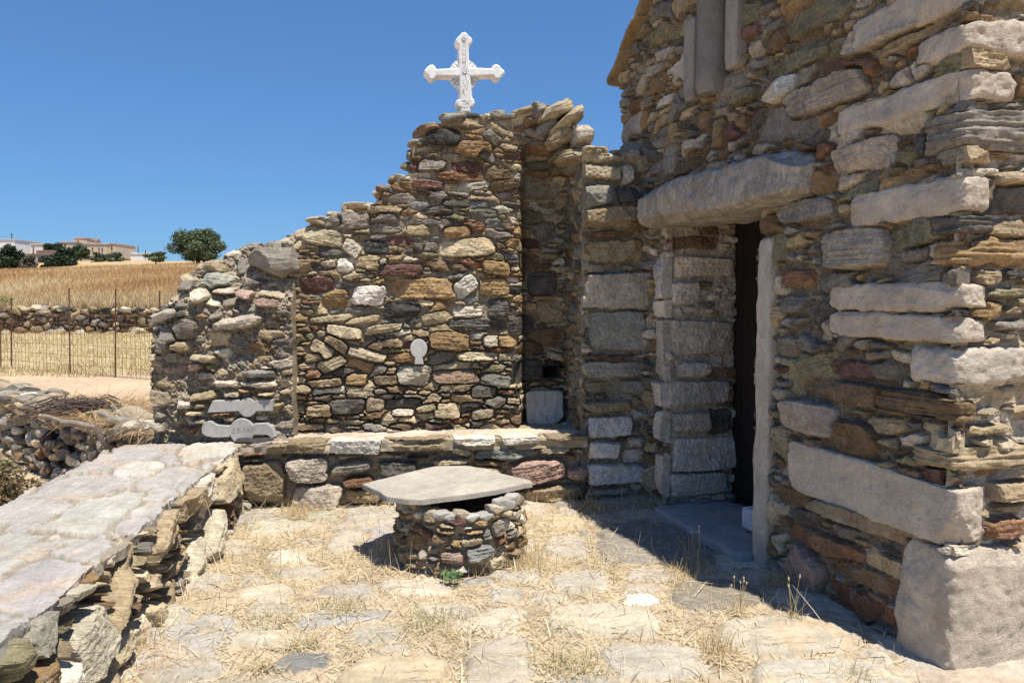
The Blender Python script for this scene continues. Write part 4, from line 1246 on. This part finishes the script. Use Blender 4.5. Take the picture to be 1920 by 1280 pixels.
# ------------------------------------------------------------------ the terrace and field walls behind
TL = float(np.linalg.norm(TB - TA))
TW = thing('terrace_wall', 'tumbled dry stone terrace wall below the dirt path at left', 'wall', (*((TA + TB) / 2), -.5))
FT = Frame(TA, 0); FT.d = np.array([*TD, 0]); FT.n = np.array([*TN, 0])
mb = MB()
q = [FT.P(0, -1.5, -.35), FT.P(TL, -1.5, -.35), FT.P(TL, -1.5, -.02), FT.P(0, -1.5, -.02)]
mb.hexa(q + [FT.P(0, -.12, -.6), FT.P(TL, -.12, -.6), FT.P(TL, -.12, -.25), FT.P(0, -.12, -.25)], (.20, .15, .10))
for k in range(1100):
    uu = rng.uniform(1.5, TL); vv = rng.uniform(-1.15, .02)
    s = rng.uniform(.045, .12) * (1.35 if rng.random() < .12 else 1)
    c = FT.P(uu, vv, -.02 - vv * -.0 + (.0 - vv) * .18 - .12 + rng.uniform(-.05, .06))
    rock(mb, c, (s * rng.uniform(1.1, 1.8), s * 1.1, s * rng.uniform(.55, .9)), pick(PAL_FIELD, rng) * rng.uniform(.8, 1.3), 900 + k, n=6, tilt=.25, rotz=math.atan2(TD[1], TD[0]) + rng.normal(0, .4))
for k in range(420):
    uu = rng.uniform(2, TL); s = rng.uniform(.06, .15)
    c = FT.P(uu, rng.uniform(-.10, .02), rng.uniform(-.75, .0))
    rock(mb, c, (s * 1.6, s * 1.3, s * .55), pick(PAL_FIELD, rng), 2100 + k, n=7, tilt=.12)
mb.build('rubble', M_STONE, TW)

FW = thing('field_wall', 'low grey dry stone wall behind the fence at the foot of the golden field', 'wall', (-22, 34, .3))
FFW = Frame((-50, 34.2), 0)
mb = MB()
masonry(mb, 50, 1.35, .035, lambda u, v, h: FFW.P(u, v + .2, h), 43, [(1100, .10, .17, 1.1, 2.0), (5000, .05, .10, 1.1, 2.2)], PAL_FIELD, (), gap=.02, rnd=.04, relief=.2, mdepth=-.15, mcol=(.13, .10, .07), thick=.4, grow=1.25, rot=.3, origin=(0, -.4), facet=1.3,
        keep=lambda u, v: v < .92 + .16 * vn(u * 1.2, u * 0, 3) + .08 * vn(u * 4, u * 0, 4))
for k in range(260):
    uu = rng.uniform(4, 49); s = rng.uniform(.08, .2)
    c = FFW.P(uu, rng.uniform(.98, 1.22), rng.uniform(-.3, .1))
    rock(mb, c, (s * 1.5, s * 1.2, s * .7), pick(PAL_FIELD, rng), 1200 + k, n=5, tilt=.3)
for k in range(60):
    uu = rng.uniform(4, 49); s = rng.uniform(.12, .3)
    c = FFW.P(uu, .05 + s * .3, rng.uniform(.2, .9))
    rock(mb, c, (s * 1.4, s * 1.2, s * .8), pick(PAL_FIELD, rng), 1500 + k, n=6, tilt=.3)
mb.build('rubble', M_STONE, FW)

# wire fence
FA_, FB_ = np.array([-17.0, 20.54]), np.array([-3.6, 13.1])
fl = float(np.linalg.norm(FB_ - FA_)); fd = (FB_ - FA_) / fl
FEN = thing('wire_fence', 'rusty wire mesh fence with thin iron posts along the dirt path', 'fence', (*((FA_ + FB_) / 2), 0))
FFE = Frame(FA_, math.degrees(math.atan2(fd[1], fd[0])))
for (x, yt, yb) in ((1, 600, 700), (22, 558, 692), (131, 540, 699), (217, 542, 706), (300, 545, 715)):
    u_, _ = FFE.uv(x, 640)
    vt = FFE.uv(x, yt)[1]
    mb = MB()
    lean = rng.normal(0, .03)
    mb.tube([FFE.P(u_ - lean, -.2), FFE.P(u_, vt * .5), FFE.P(u_ + lean, vt)], .017, (.12, .062, .036), 4)
    mb.build('post', M_RUST, FEN, smooth=False)
mb = MB()
u_ = 0.0
while u_ < fl:
    zz_ = np.linspace(0, 1.28, 9)
    mb.tube(FFE.P(u_ + .02 * vn(zz_ * 3, zz_ * 0 + u_ * 9, 2), zz_, .01 * vn(zz_ * 3, zz_ * 0 + u_ * 5, 7)), .0040, (.19, .10, .055), 4)
    u_ += .14 * rng.uniform(.9, 1.1)
for z in (.03, .2, .4, .62, .86, 1.08, 1.27):
    uu = np.linspace(0, fl, 60)
    mb.tube(FFE.P(uu, z + .02 * vn(uu * 1.2, uu * 0 + z * 9, 3), 0), .0040, (.19, .10, .055), 4)
mb.build('wire_mesh', M_RUST, FEN, smooth=False)

# ------------------------------------------------------------------ far houses, trees, poles
DARKWIN = (.05, .05, .055)


def pbox(mbx, x0, x1, y0, y1, Y, dep, col):
    a, b = AT(x0, y1, Y), AT(x1, y0, Y)
    mbx.box((a[0], Y, a[2]), (b[0], Y + dep, b[2]), col)


def house(name, label, Y, boxes, wins, col, roofcol=None, cat='house'):
    """boxes (x0,x1,ytop,ybase,forward,depth), wins (x0,x1,y0,y1,forward) all measured at depth Y"""
    xs = [b[0] for b in boxes] + [b[1] for b in boxes]
    base = AT((min(xs) + max(xs)) / 2, max(b[3] for b in boxes), Y)
    h = thing(name, label, cat, base, 'buildings on the ridge')
    for (x0, x1, y0, y1, fw, dep) in boxes:
        m = MB(); pbox(m, x0, x1, y0, y1, Y - fw, dep, col); m.build('wall', M_WALL, h, smooth=False)
        m = MB(); pbox(m, x0 - .5, x1 + .5, y0 - .8, y0 + .3, Y - fw - .15, dep + .3, roofcol or col); m.build('roof', M_WALL, h, smooth=False)
    for (x0, x1, y0, y1, fw) in wins:
        m = MB(); pbox(m, x0, x1, y0, y1, Y - fw - .06, .3, DARKWIN)
        w = m.build('window', M_RUST, h, smooth=False)
        m = MB(); pbox(m, x0 - .4, x1 + .4, y1, y1 + .5, Y - fw - .14, .2, roofcol or col)
        m.build('sill', M_WALL, w, base=base, smooth=False)
    return h


WHITE = (.74, .73, .71); SAND = (.55, .45, .34)
house('stone_mansion', 'sand coloured flat roofed mansion with a square tower on the far ridge', 150,
      [(114, 142, 454, 484, 0, 9), (139.5, 163, 446, 484, -3, 5), (156, 200, 457.5, 484, 2, 8), (198, 216, 456.5, 484, 1, 8), (172, 176.5, 449.5, 458, 0, .8), (113.5, 118, 452.8, 454, 0, 1)],
      [(120.5, 123.5, 458, 462, 0), (144.7, 147.7, 452, 457, -3), (172, 174.7, 464.5, 468, 2), (184.5, 186.5, 464.5, 470.5, 2), (190.5, 192.5, 465, 472, 2), (208.3, 210.5, 462, 469, 1), (173.6, 175, 451, 455, 0)], SAND, (.58, .44, .33))
house('white_house', 'white cubic house with one dark window at the left edge of the ridge', 140, [(-30, 27, 449, 510, 0, 8)], [(11.7, 16, 457, 461.5, 0)], WHITE, (.60, .56, .52))
house('white_house', 'long low white house with small roof turrets between the dark trees', 145, [(27, 58, 461, 490, 0, 6), (35, 37, 458.4, 461, 0, 1), (46, 48.5, 458.4, 461, 0, 1), (51, 53.2, 458.4, 461, 0, 1)], [(45, 47, 464.5, 467.5, 0)], WHITE)
house('white_house', 'white flat house rising behind the concrete building', 140, [(58, 79, 457.5, 500, 0, 6)], [], (.68, .64, .58))
house('concrete_house', 'low unfinished concrete house with a wide dark opening and a pale roof box', 128, [(53, 108, 476, 508, 0, 7), (68, 102, 470, 478, -2, 4)], [(71, 106, 482, 493, 0)], (.42, .35, .29), (.40, .28, .22))
house('white_wall_house', 'white house front half hidden at the left behind the dark trees', 132, [(-8, 13, 471, 505, 0, 3), (32, 44, 474, 500, 0, 3)], [], WHITE)
house('garden_wall', 'long low whitewashed wall below the mansion', 135, [(146, 176, 482, 496, 0, .5)], [], WHITE, cat='wall')
house('white_house', 'small white house with raised ends standing alone on the ridge', 150, [(245, 271, 475.5, 492, 0, 5), (245, 247.5, 473.6, 476, 0, 5), (268.5, 271, 473.6, 476, 0, 5)], [], WHITE)
house('white_house', 'tiny white house right of the mansion beside a pole', 155, [(222, 235, 474, 490, 0, 4)], [], WHITE)


def tree(name, label, cat, x, ybase, Y, w_px, h_px, n, leaf, cols, seed, trunk=True, group=None, shape=.45, lo_=.06, nc=20):
    b = AT(x, ybase, Y)
    s = Y / F_PX
    w, h = w_px * s, h_px * s
    if cat == 'shrub': b[2] -= .22 * h; h *= 1.2
    tr_ = thing(name, label, cat, b, group or 'trees and shrubs of the landscape')
    r = np.random.default_rng(seed)
    cl = []
    for k in range(nc):
        a = r.uniform(0, 6.28); q = r.uniform(0, .72) ** .7
        zz_ = r.uniform(lo_, .86)
        ww = math.sin(math.pi * min(.95, max(.16, zz_ * .8 + .16))) ** shape
        cl.append((b + np.array([math.cos(a) * q * w / 2 * ww, math.sin(a) * q * w / 2 * ww, zz_ * h]), np.array([w * r.uniform(.13, .22), w * r.uniform(.13, .22), h * r.uniform(.13, .22)])))
    m = MB()
    leaf_cloud(m, cl, n, leaf, cols, seed + 1)
    m.build('crown', M_LEAF, tr_)
    m = MB()
    m.tube([b + np.array([0, 0, -.6]), b + np.array([.02 * h, 0, .3 * h]), b + np.array([0, .02 * h, .65 * h])], [.035 * w, .028 * w, .012 * w], (.12, .09, .065), 7)
    for c, rr in cl[:9]:
        m.tube([b + np.array([0, 0, .12 * h]), b * .4 + c * .6 - np.array([0, 0, .08 * h]), c], [.018 * w, .012 * w, .004 * w], (.12, .09, .065), 5)
    m.build('trunk', M_WOOD, tr_)
    return tr_


DG = [(.022, .042, .018), (.032, .058, .024), (.042, .072, .030), (.018, .030, .014)]
FG = [(.085, .12, .05), (.115, .15, .07), (.07, .095, .042), (.16, .185, .11)]
GG = [(.12, .14, .085), (.09, .11, .06), (.15, .165, .10)]
tree('fig_tree', 'rounded green tree standing alone on the ridge of the field', 'tree', 371, 488, 98, 96, 58, 20000, .15, FG, 51, shape=.5, lo_=.08, nc=48)
tree('cypress', 'dark bushy conifer at the far left before the white cubic house', 'tree', 20, 507, 120, 56, 48, 2600, .26, DG, 52)
tree('dark_tree', 'dark tree cut by the left edge below the white houses', 'tree', -2, 510, 118, 34, 34, 1400, .26, DG, 53)
tree('dark_shrub', 'dark rounded shrub in front of the concrete house opening', 'shrub', 89, 501, 118, 32, 22, 1300, .22, DG, 54)
tree('dark_tree', 'tall dark conifer pair at the foot of the sand coloured mansion', 'tree', 126, 499, 122, 44, 38, 2600, .26, DG, 55)
tree('dark_tree', 'green tree behind the conifer pair under the mansion tower', 'tree', 152, 486, 132, 36, 26, 1600, .25, FG[:3], 56)
tree('dark_tree', 'dark tree behind the roof of the concrete house', 'tree', 97, 478, 142, 46, 22, 1500, .25, DG, 57)
tree('grey_shrub', 'grey green shrub on the slope in front of the mansion', 'shrub', 184, 490, 128, 28, 18, 1100, .22, GG, 58)
tree('green_shrub', 'low green shrub to the right of the mansion', 'shrub', 212, 485, 130, 48, 12, 1200, .22, FG, 59)
tree('green_shrub', 'low green shrub right of the small white house on the ridge', 'shrub', 292, 486, 120, 42, 14, 1300, .22, FG, 60)
tree('brown_shrub', 'brownish bush beside the concrete house', 'shrub', 52, 503, 119, 34, 24, 900, .22, [(.10, .08, .05), (.07, .065, .04), (.05, .06, .03)], 61)
tree('broom_shrub', 'yellow green broom bush at the left edge behind the field wall', 'shrub', 10, 580, 36, 58, 26, 2200, .075, [(.26, .26, .05), (.32, .30, .06), (.18, .20, .05)], 62)
tree('dry_bush', 'dry brown thorny bush below the terrace wall at the left edge', 'shrub', 15, 965, 8.4, 120, 110, 3600, .030, [(.30, .22, .13), (.38, .29, .17), (.22, .17, .10), (.22, .22, .10)], 63)

for (x, yt, yb, Y, arm, lab_) in ((22, 437, 455, 160, 1, 'utility pole with a crossarm above the white cubic house'), (62.5, 462, 498, 126, 0, 'thin brown pole in front of the concrete house'), (228, 459, 480, 160, 1, 'utility pole with a crossarm just right of the mansion'),
                                  (259, 461, 480, 165, 0, 'bare thin pole behind the small white house on the ridge'), (272.5, 469, 484, 150, 0, 'short thin pole at the right end of the small white house')):
    b = AT(x, yb, Y); tp_ = AT(x, yt, Y)
    po = thing('utility_pole', lab_, 'pole', b, 'poles on the ridge')
    m = MB(); m.tube([b, tp_], [.12, .09], (.13, .11, .09), 6); m.build('shaft', M_WOOD, po)
    if arm:
        m = MB(); a = AT(x - 3, yt + 3, Y); c = AT(x + 3, yt + 3, Y); m.tube([a, c], .06, (.13, .11, .09), 4); m.build('crossarm', M_WOOD, po)

# ------------------------------------------------------------------ dry grass
rng = np.random.default_rng(77)


def field_grass():
    m = MB()
    n = 125000
    Y = 35.0 + (rng.uniform(0, 1, n) ** 1.7) * 72
    px_ = rng.uniform(-190, 560, n)
    X = (px_ - 960) / F_PX * Y
    Z = terrain(X, Y)
    patch = 1.5 * fbm(X * .12, Y * .08, 91, 4) + np.interp(Y, [35, 48, 70, 105], [-.45, -.1, .4, .3])
    pal = np.array([(.66, .52, .30), (.58, .40, .19), (.49, .295, .13), (.43, .25, .115)])
    k = np.clip(((patch + .55) * 2.2 + rng.normal(0, .7, n)).astype(int), 0, 3)
    cols = pal[k] * rng.uniform(.75, 1.2, (n, 1))
    sc_ = np.interp(Y, [34, 106], [1, 1.7])
    blades(m, np.stack([X, Y, Z - .03], 1), rng.uniform(.3, .75, n) * np.interp(Y, [34, 106], [1, .8]), rng.uniform(.012, .035, n) * sc_, np.abs(rng.normal(0, .3, n)), rng.uniform(0, 6.28, n), cols, rng, 2, .6)
    o = m.build('field_grass', M_STRAW)
    tag(o, 'golden dry grass covering the rising field', 'grass', kind='stuff')
    m = MB()
    n = 36000
    Y = rng.uniform(15.2, 34, n)
    X = (rng.uniform(-160, 430, n) - 960) / F_PX * Y
    Z = terrain(X, Y)
    d = fbm(X * .5, Y * .5, 92, 3)
    ok = (d + rng.uniform(-.6, .8, n) > 0) & (Y > 15.7 + .6 * fbm(X, Y, 93, 2))
    X, Y, Z, d = X[ok], Y[ok], Z[ok], d[ok]; n = len(X)
    pal = np.array([(.56, .44, .24), (.62, .50, .28), (.42, .40, .20), (.46, .33, .18)])
    kk = rng.integers(0, 4, n)
    blades(m, np.stack([X, Y, Z - .02], 1), rng.uniform(.06, .22, n), rng.uniform(.008, .02, n), np.abs(rng.normal(0, .45, n)), rng.uniform(0, 6.28, n), pal[kk] * rng.uniform(.8, 1.2, (n, 1)), rng, 2, .8)
    tag(m.build('verge_grass', M_STRAW), 'short dry grass along the fence and the field wall', 'grass', kind='stuff')


field_grass()

bx = -2.05


def in_yard(X, Y):
    s = (X - PA[0]) * FPA.n[0] + (Y - PA[1]) * FPA.n[1]
    c = (X - J0[0]) * RD[0] + (Y - J0[1]) * RD[1]
    w = np.hypot(X - WC[0], Y - WC[1])
    b = (X) * FBE.n[0] + (Y - 6.02) * FBE.n[1]
    return (s > .06) & (c < -.03) & (w > WR + .01) & (b > .02) & (X < 2.2)


def yard_straw():
    n = 130000
    Y = 1.9 + 4.2 * rng.uniform(0, 1, n) ** .8
    X = rng.uniform(-2.1, 2.0, n)
    ok = in_yard(X, Y)
    gi = np.clip(((X - YF['o'][0]) / YF['res']).astype(int), 0, YF['h'].shape[1] - 1)
    gj = np.clip(((Y - YF['o'][1]) / YF['res']).astype(int), 0, YF['h'].shape[0] - 1)
    st = YF['stone'][gj, gi]; gd = YF['g'][gj, gi]
    d = fbm(X * 1.7, Y * 1.7, 95, 3)
    near_wall = np.exp(-np.maximum(0, (X * FBE.n[0] + (Y - 6.02) * FBE.n[1])) / .22) + np.exp(-np.maximum(0, (X - PA[0]) * FPA.n[0] + (Y - PA[1]) * FPA.n[1]) / .25)
    wd = np.hypot(X - WC[0] - .12, Y - WC[1])
    near_wall += np.exp(-np.maximum(0, wd - WR) / .18)
    pr = np.where(st, np.clip(.03 + .24 * (d > .15) * (gd < .05) + .14 * np.exp(-gd / .03) + .25 * near_wall, 0, .7), np.clip(.55 + d * .8 + .4 * near_wall, .08, 1))
    c = (X - J0[0]) * RD[0] + (Y - J0[1]) * RD[1]
    pr = pr * np.where(c > -.40, .30, 1.0)
    ok &= rng.uniform(0, 1, n) < pr * .5
    X, Y = X[ok], Y[ok]; n = len(X)
    z = YF['h'][gj[ok], gi[ok]] + .012 * fbm(X * 1.3, Y * 1.3, 61, 3)
    L = rng.gamma(2.0, .034, n) + .025
    up = rng.uniform(0, 1, n) < .16
    lean = np.where(up, np.abs(rng.normal(.5, .4, n)), rng.normal(1.46, .10, n))
    cols = STRAW[rng.integers(0, 5, n)] * rng.uniform(.72, 1.15, (n, 1))
    m = MB()
    blades(m, np.stack([X, Y, z + rng.uniform(.001, .014, n)], 1), L, rng.uniform(.0016, .0046, n), lean, rng.uniform(0, 6.28, n), cols, rng, 3, .25)
    tag(m.build('yard_straw', M_STRAW), 'loose dry straw strewn between the paving stones', 'straw', kind='stuff')


yard_straw()


def tuft(name, label, x, y, n, hgt, cols, seed, spread=.05, seedhead=False, group=None, wd=.003, cat='grass', z=.0, droop=.45, lean=.22):
    r = np.random.default_rng(seed)
    b = G(x, y, z)
    m = MB()
    base = b + np.stack([r.normal(0, spread, n), r.normal(0, spread, n), np.full(n, -.01)], 1)
    cols = np.array(cols)
    L = hgt * r.uniform(.45, 1.05, n)
    blades(m, base, L, np.full(n, wd) * r.uniform(.7, 1.3, n), np.abs(r.normal(0, lean, n)), r.uniform(0, 6.28, n), cols[r.integers(0, len(cols), n)] * r.uniform(.8, 1.15, (n, 1)), r, 5, droop)
    k_ = n + 70
    blades(m, b + np.stack([r.normal(0, spread, k_), r.normal(0, spread, k_), r.uniform(0, .012, k_)], 1), r.uniform(.04, .12, k_), np.full(k_, wd) * r.uniform(.6, 1.2, k_), r.normal(1.45, .1, k_), r.uniform(0, 6.28, k_), STRAW[r.integers(0, 5, k_)] * .9, r, 3, .2)
    if not seedhead:
        o = m.build(name, M_STRAW, base=b)
        return tag(o, label, cat, group or 'grass tufts in the yard')
    t_ = thing(name, label, cat, b, group or 'grass tufts in the yard')
    m.build('blade', M_STRAW, t_)
    for k in range(seedhead):
        a = r.uniform(0, 6.28); ln = r.uniform(.05, .2) * hgt
        q = b + np.array([r.normal(0, spread * .5), r.normal(0, spread * .5), -.01])
        tip = q + np.array([math.cos(a) * ln, math.sin(a) * ln, hgt * r.uniform(.75, 1.1)])
        md = q * .5 + tip * .5 + np.array([0, 0, .02])
        m = MB(); m.tube([q, md, tip], [.0016, .0013, .001], (.55, .42, .22), 5)
        e = tip + (tip - md) * .28
        m.tube([tip, tip * .7 + e * .3, tip * .3 + e * .7, e], [.001, .0045, .0038, .0006], (.66, .54, .33), 6)
        m.build('stalk', M_STRAW, t_)
    return t_


DRY = [(.60, .45, .22), (.52, .38, .19), (.66, .52, .30)]
MIX = [(.42, .38, .18), (.52, .42, .22), (.30, .32, .13), (.60, .47, .25)]
GRN = [(.13, .19, .06), (.18, .24, .08), (.30, .30, .13), (.42, .36, .18)]
tuft('wheat_tuft', 'tall thin wheat stalks with ears beside the chapel shadow edge', 1385, 1146, 10, .16, DRY, 1, .03, 6)
tuft('wheat_tuft', 'half green grass tuft with ears in the shade below the red stone', 1488, 1165, 14, .22, MIX, 2, .025, 3)
tuft('wheat_tuft', 'dry stalks sticking up from the straw at the big grey slab', 1300, 1052, 16, .20, DRY, 3, .05, 4)
tuft('dry_tuft', 'dense upright dry grass tuft between the two front paving slabs', 1352, 1225, 90, .14, DRY, 4, .045)
tuft('dry_tuft', 'sparse dry tuft at the edge of the small white paving stone', 1290, 1110, 40, .13, MIX, 5, .06)
tuft('dry_tuft', 'dry tuft spreading at the right foot of the round well', 985, 1058, 160, .13, DRY, 6, .075, lean=.4)
tuft('dry_tuft', 'dry tuft leaning at the left foot of the round well', 730, 1040, 60, .15, DRY, 7, .05, lean=.4)
tuft('dry_tuft', 'dry straw tuft against the foot of the right pier', 1115, 950, 160, .13, DRY, 8, .075, lean=.5)
tuft('dry_tuft', 'dry tuft under the big square tan bench stone', 560, 962, 160, .12, DRY, 9, .07, lean=.4)
tuft('dry_tuft', 'tall dry tuft at the foot of the low wall beside the white stones', 345, 1010, 70, .20, DRY, 10, .06, lean=.3)
tuft('dry_tuft', 'dry tuft with bent stems at the front foot of the low wall', 258, 1215, 60, .16, DRY, 11, .06, lean=.4)
tuft('green_tuft', 'greenish grass tuft behind the large cream paving slab', 640, 1140, 130, .07, GRN, 12, .06, lean=.8)
tuft('green_tuft', 'greenish grass tuft left of the cream paving slab', 568, 1208, 80, .06, GRN, 13, .035, lean=.6)
tuft('green_tuft', 'small green tuft beside the bluish paving stone', 494, 1246, 60, .045, GRN, 14, .03, lean=.7)
tuft('green_tuft', 'pale green tuft in front of the well weed', 810, 1165, 150, .09, GRN, 15, .08, lean=.6)
tuft('green_tuft', 'mixed green tuft at the lower middle edge of the yard', 1070, 1250, 150, .08, GRN, 16, .09, lean=.6)
tuft('green_tuft', 'flat greenish tuft in the middle of the straw at left', 520, 1165, 90, .06, GRN, 17, .07, lean=.9)
tuft('dry_tuft', 'mixed tuft at the lower right edge by the marble corner block', 1610, 1270, 60, .10, MIX, 18, .05, lean=.5)
tuft('dry_tuft', 'dark dry tuft in the shade at the foot of the door jamb', 1455, 1090, 110, .12, DRY, 19, .04, lean=.7)
tuft('dry_tuft', 'dry tuft in the shaded corner between pier and threshold', 1200, 940, 110, .11, DRY, 20, .06, lean=.7)
tuft('dry_tuft', 'loose straw tuft heaped at the shadow edge before the threshold', 1285, 1075, 260, .09, DRY, 21, .075, lean=1.0)

# the small green weed at the foot of the well
wb = G(845, 1090)
WEED = thing('green_weed', 'small bright green weed growing at the front foot of the round well', 'plant', wb)
m = MB(); r = np.random.default_rng(5)
for k in range(40):
    a = r.uniform(0, 6.28); q = r.uniform(.01, .062); h = r.uniform(.012, .07)
    c = wb + np.array([math.cos(a) * q, math.sin(a) * q * .8, h])
    n = 9; s = r.uniform(.008, .016)
    nrm = np.array([math.cos(a) * .5, math.sin(a) * .5 - .4, 1.0]); nrm /= np.linalg.norm(nrm)
    e1 = np.cross(nrm, [0, 0, 1.0]); e1 /= np.linalg.norm(e1) + 1e-6; e2 = np.cross(nrm, e1)
    rim_ = [c + (e1 * math.cos(t_) + e2 * math.sin(t_)) * s * (1 + .35 * math.sin(3 * t_)) for t_ in np.linspace(0, 6.283, n, endpoint=False)]
    m.add([c - nrm * .003] + rim_, [(0, 1 + i, 1 + (i + 1) % n) for i in range(n)], np.array((.085, .15, .05)) * r.uniform(.8, 1.5))
m.build('leaf', M_LEAF, WEED)
m = MB()
for k in range(14):
    a = r.uniform(0, 6.28)
    m.tube([wb, wb + np.array([math.cos(a) * .03, math.sin(a) * .03, .03]), wb + np.array([math.cos(a) * .055, math.sin(a) * .05, .06])], .0016, (.10, .17, .05), 5)
m.build('stem', M_LEAF, WEED)

# brushwood, branch, dry stalk litter on the path edge
hb = G(150, 770, 0)
m = MB(); r = np.random.default_rng(8)
for k in range(170):
    a = r.normal(.1, .7); L = r.uniform(.15, .55)
    c = hb + np.array([r.normal(0, .26), r.normal(0, .2), abs(r.normal(0, .07)) + .02])
    d = np.array([math.cos(a), math.sin(a), r.normal(.1, .25)]) * L / 2
    m.tube([c - d, c + np.array([0, 0, r.normal(0, .02)]), c + d], [.010, .008, .004], np.array((.085, .06, .05)) * r.uniform(.7, 1.6), 5)
tag(m.build('twig_heap', M_WOOD, base=hb), 'heap of dark dead twigs on the dirt path edge', 'twigs')
for (xa, ya, xb, yb, rad, lb) in ((78, 781, 125, 790, .035, 'grey dead branch lying at the left of the twig heap'), (118, 793, 180, 799, .045, 'brown log lying under the twig heap')):
    a, b = G(xa, ya, .05), G(xb, yb, .05)
    m = MB(); tt = np.linspace(0, 1, 9)[:, None]
    m.tube(a + (b - a) * tt + np.stack([0 * tt[:, 0], 0 * tt[:, 0],   .012 * np.sin(tt[:, 0] * 5)], 1), np.linspace(rad, rad * .7, 9), (.22, .18, .14), 8)
    tag(m.build('dead_branch', M_WOOD, base=(a + b) / 2), lb, 'branch')
n = 7000
pxx = rng.uniform(40, 300, n); pyy = 745 + rng.uniform(0, 1, n) * 55 + (pxx - 60) * .05
P = np.array([G(a, b, .0) for a, b in zip(pxx, pyy)])
s = (P[:, 0] - TA[0]) * TN[0] + (P[:, 1] - TA[1]) * TN[1]
P = P[s < .1]; n = len(P)
P[:, 2] = terrain(P[:, 0], P[:, 1]) + rng.uniform(0, .10, n)
P[:, 2] = np.maximum(P[:, 2], -.05)
m = MB()
blades(m, P, rng.uniform(.1, .5, n), rng.uniform(.005, .012, n), rng.normal(1.35, .22, n), rng.uniform(0, 6.28, n), np.array([(.52, .37, .20), (.60, .46, .28), (.42, .27, .14)])[rng.integers(0, 3, n)] * rng.uniform(.8, 1.2, (n, 1)), rng, 3, .5)
tag(m.build('dry_stalks', M_STRAW), 'dry fallen stalks around the twig heap on the path edge', 'straw', kind='stuff')

# two small plants against the sky on the pier top
for k, (x, y) in enumerate(((1112, 268), (1148, 262))):
    b = FP.P(*FP.uv(x, 290), -.2)
    m = MB(); r = np.random.default_rng(60 + k); n = 26
    blades(m, b + r.normal(0, .015, (n, 3)) * [1, 1, 0], r.uniform(.05, .15, n), np.full(n, .0016), np.abs(r.normal(0, .5, n)), r.uniform(0, 6.28, n), np.tile([.34, .30, .2], (n, 1)), r, 4, .4)
    tag(m.build('dry_weed', M_STRAW, base=b), ('thin dry weed on the pier top beside the arch stones', 'thin dry weed on the pier top against the chapel corner')[k], 'plant')

for o in list(bpy.data.objects):
    if '_b' in o: del o['_b']
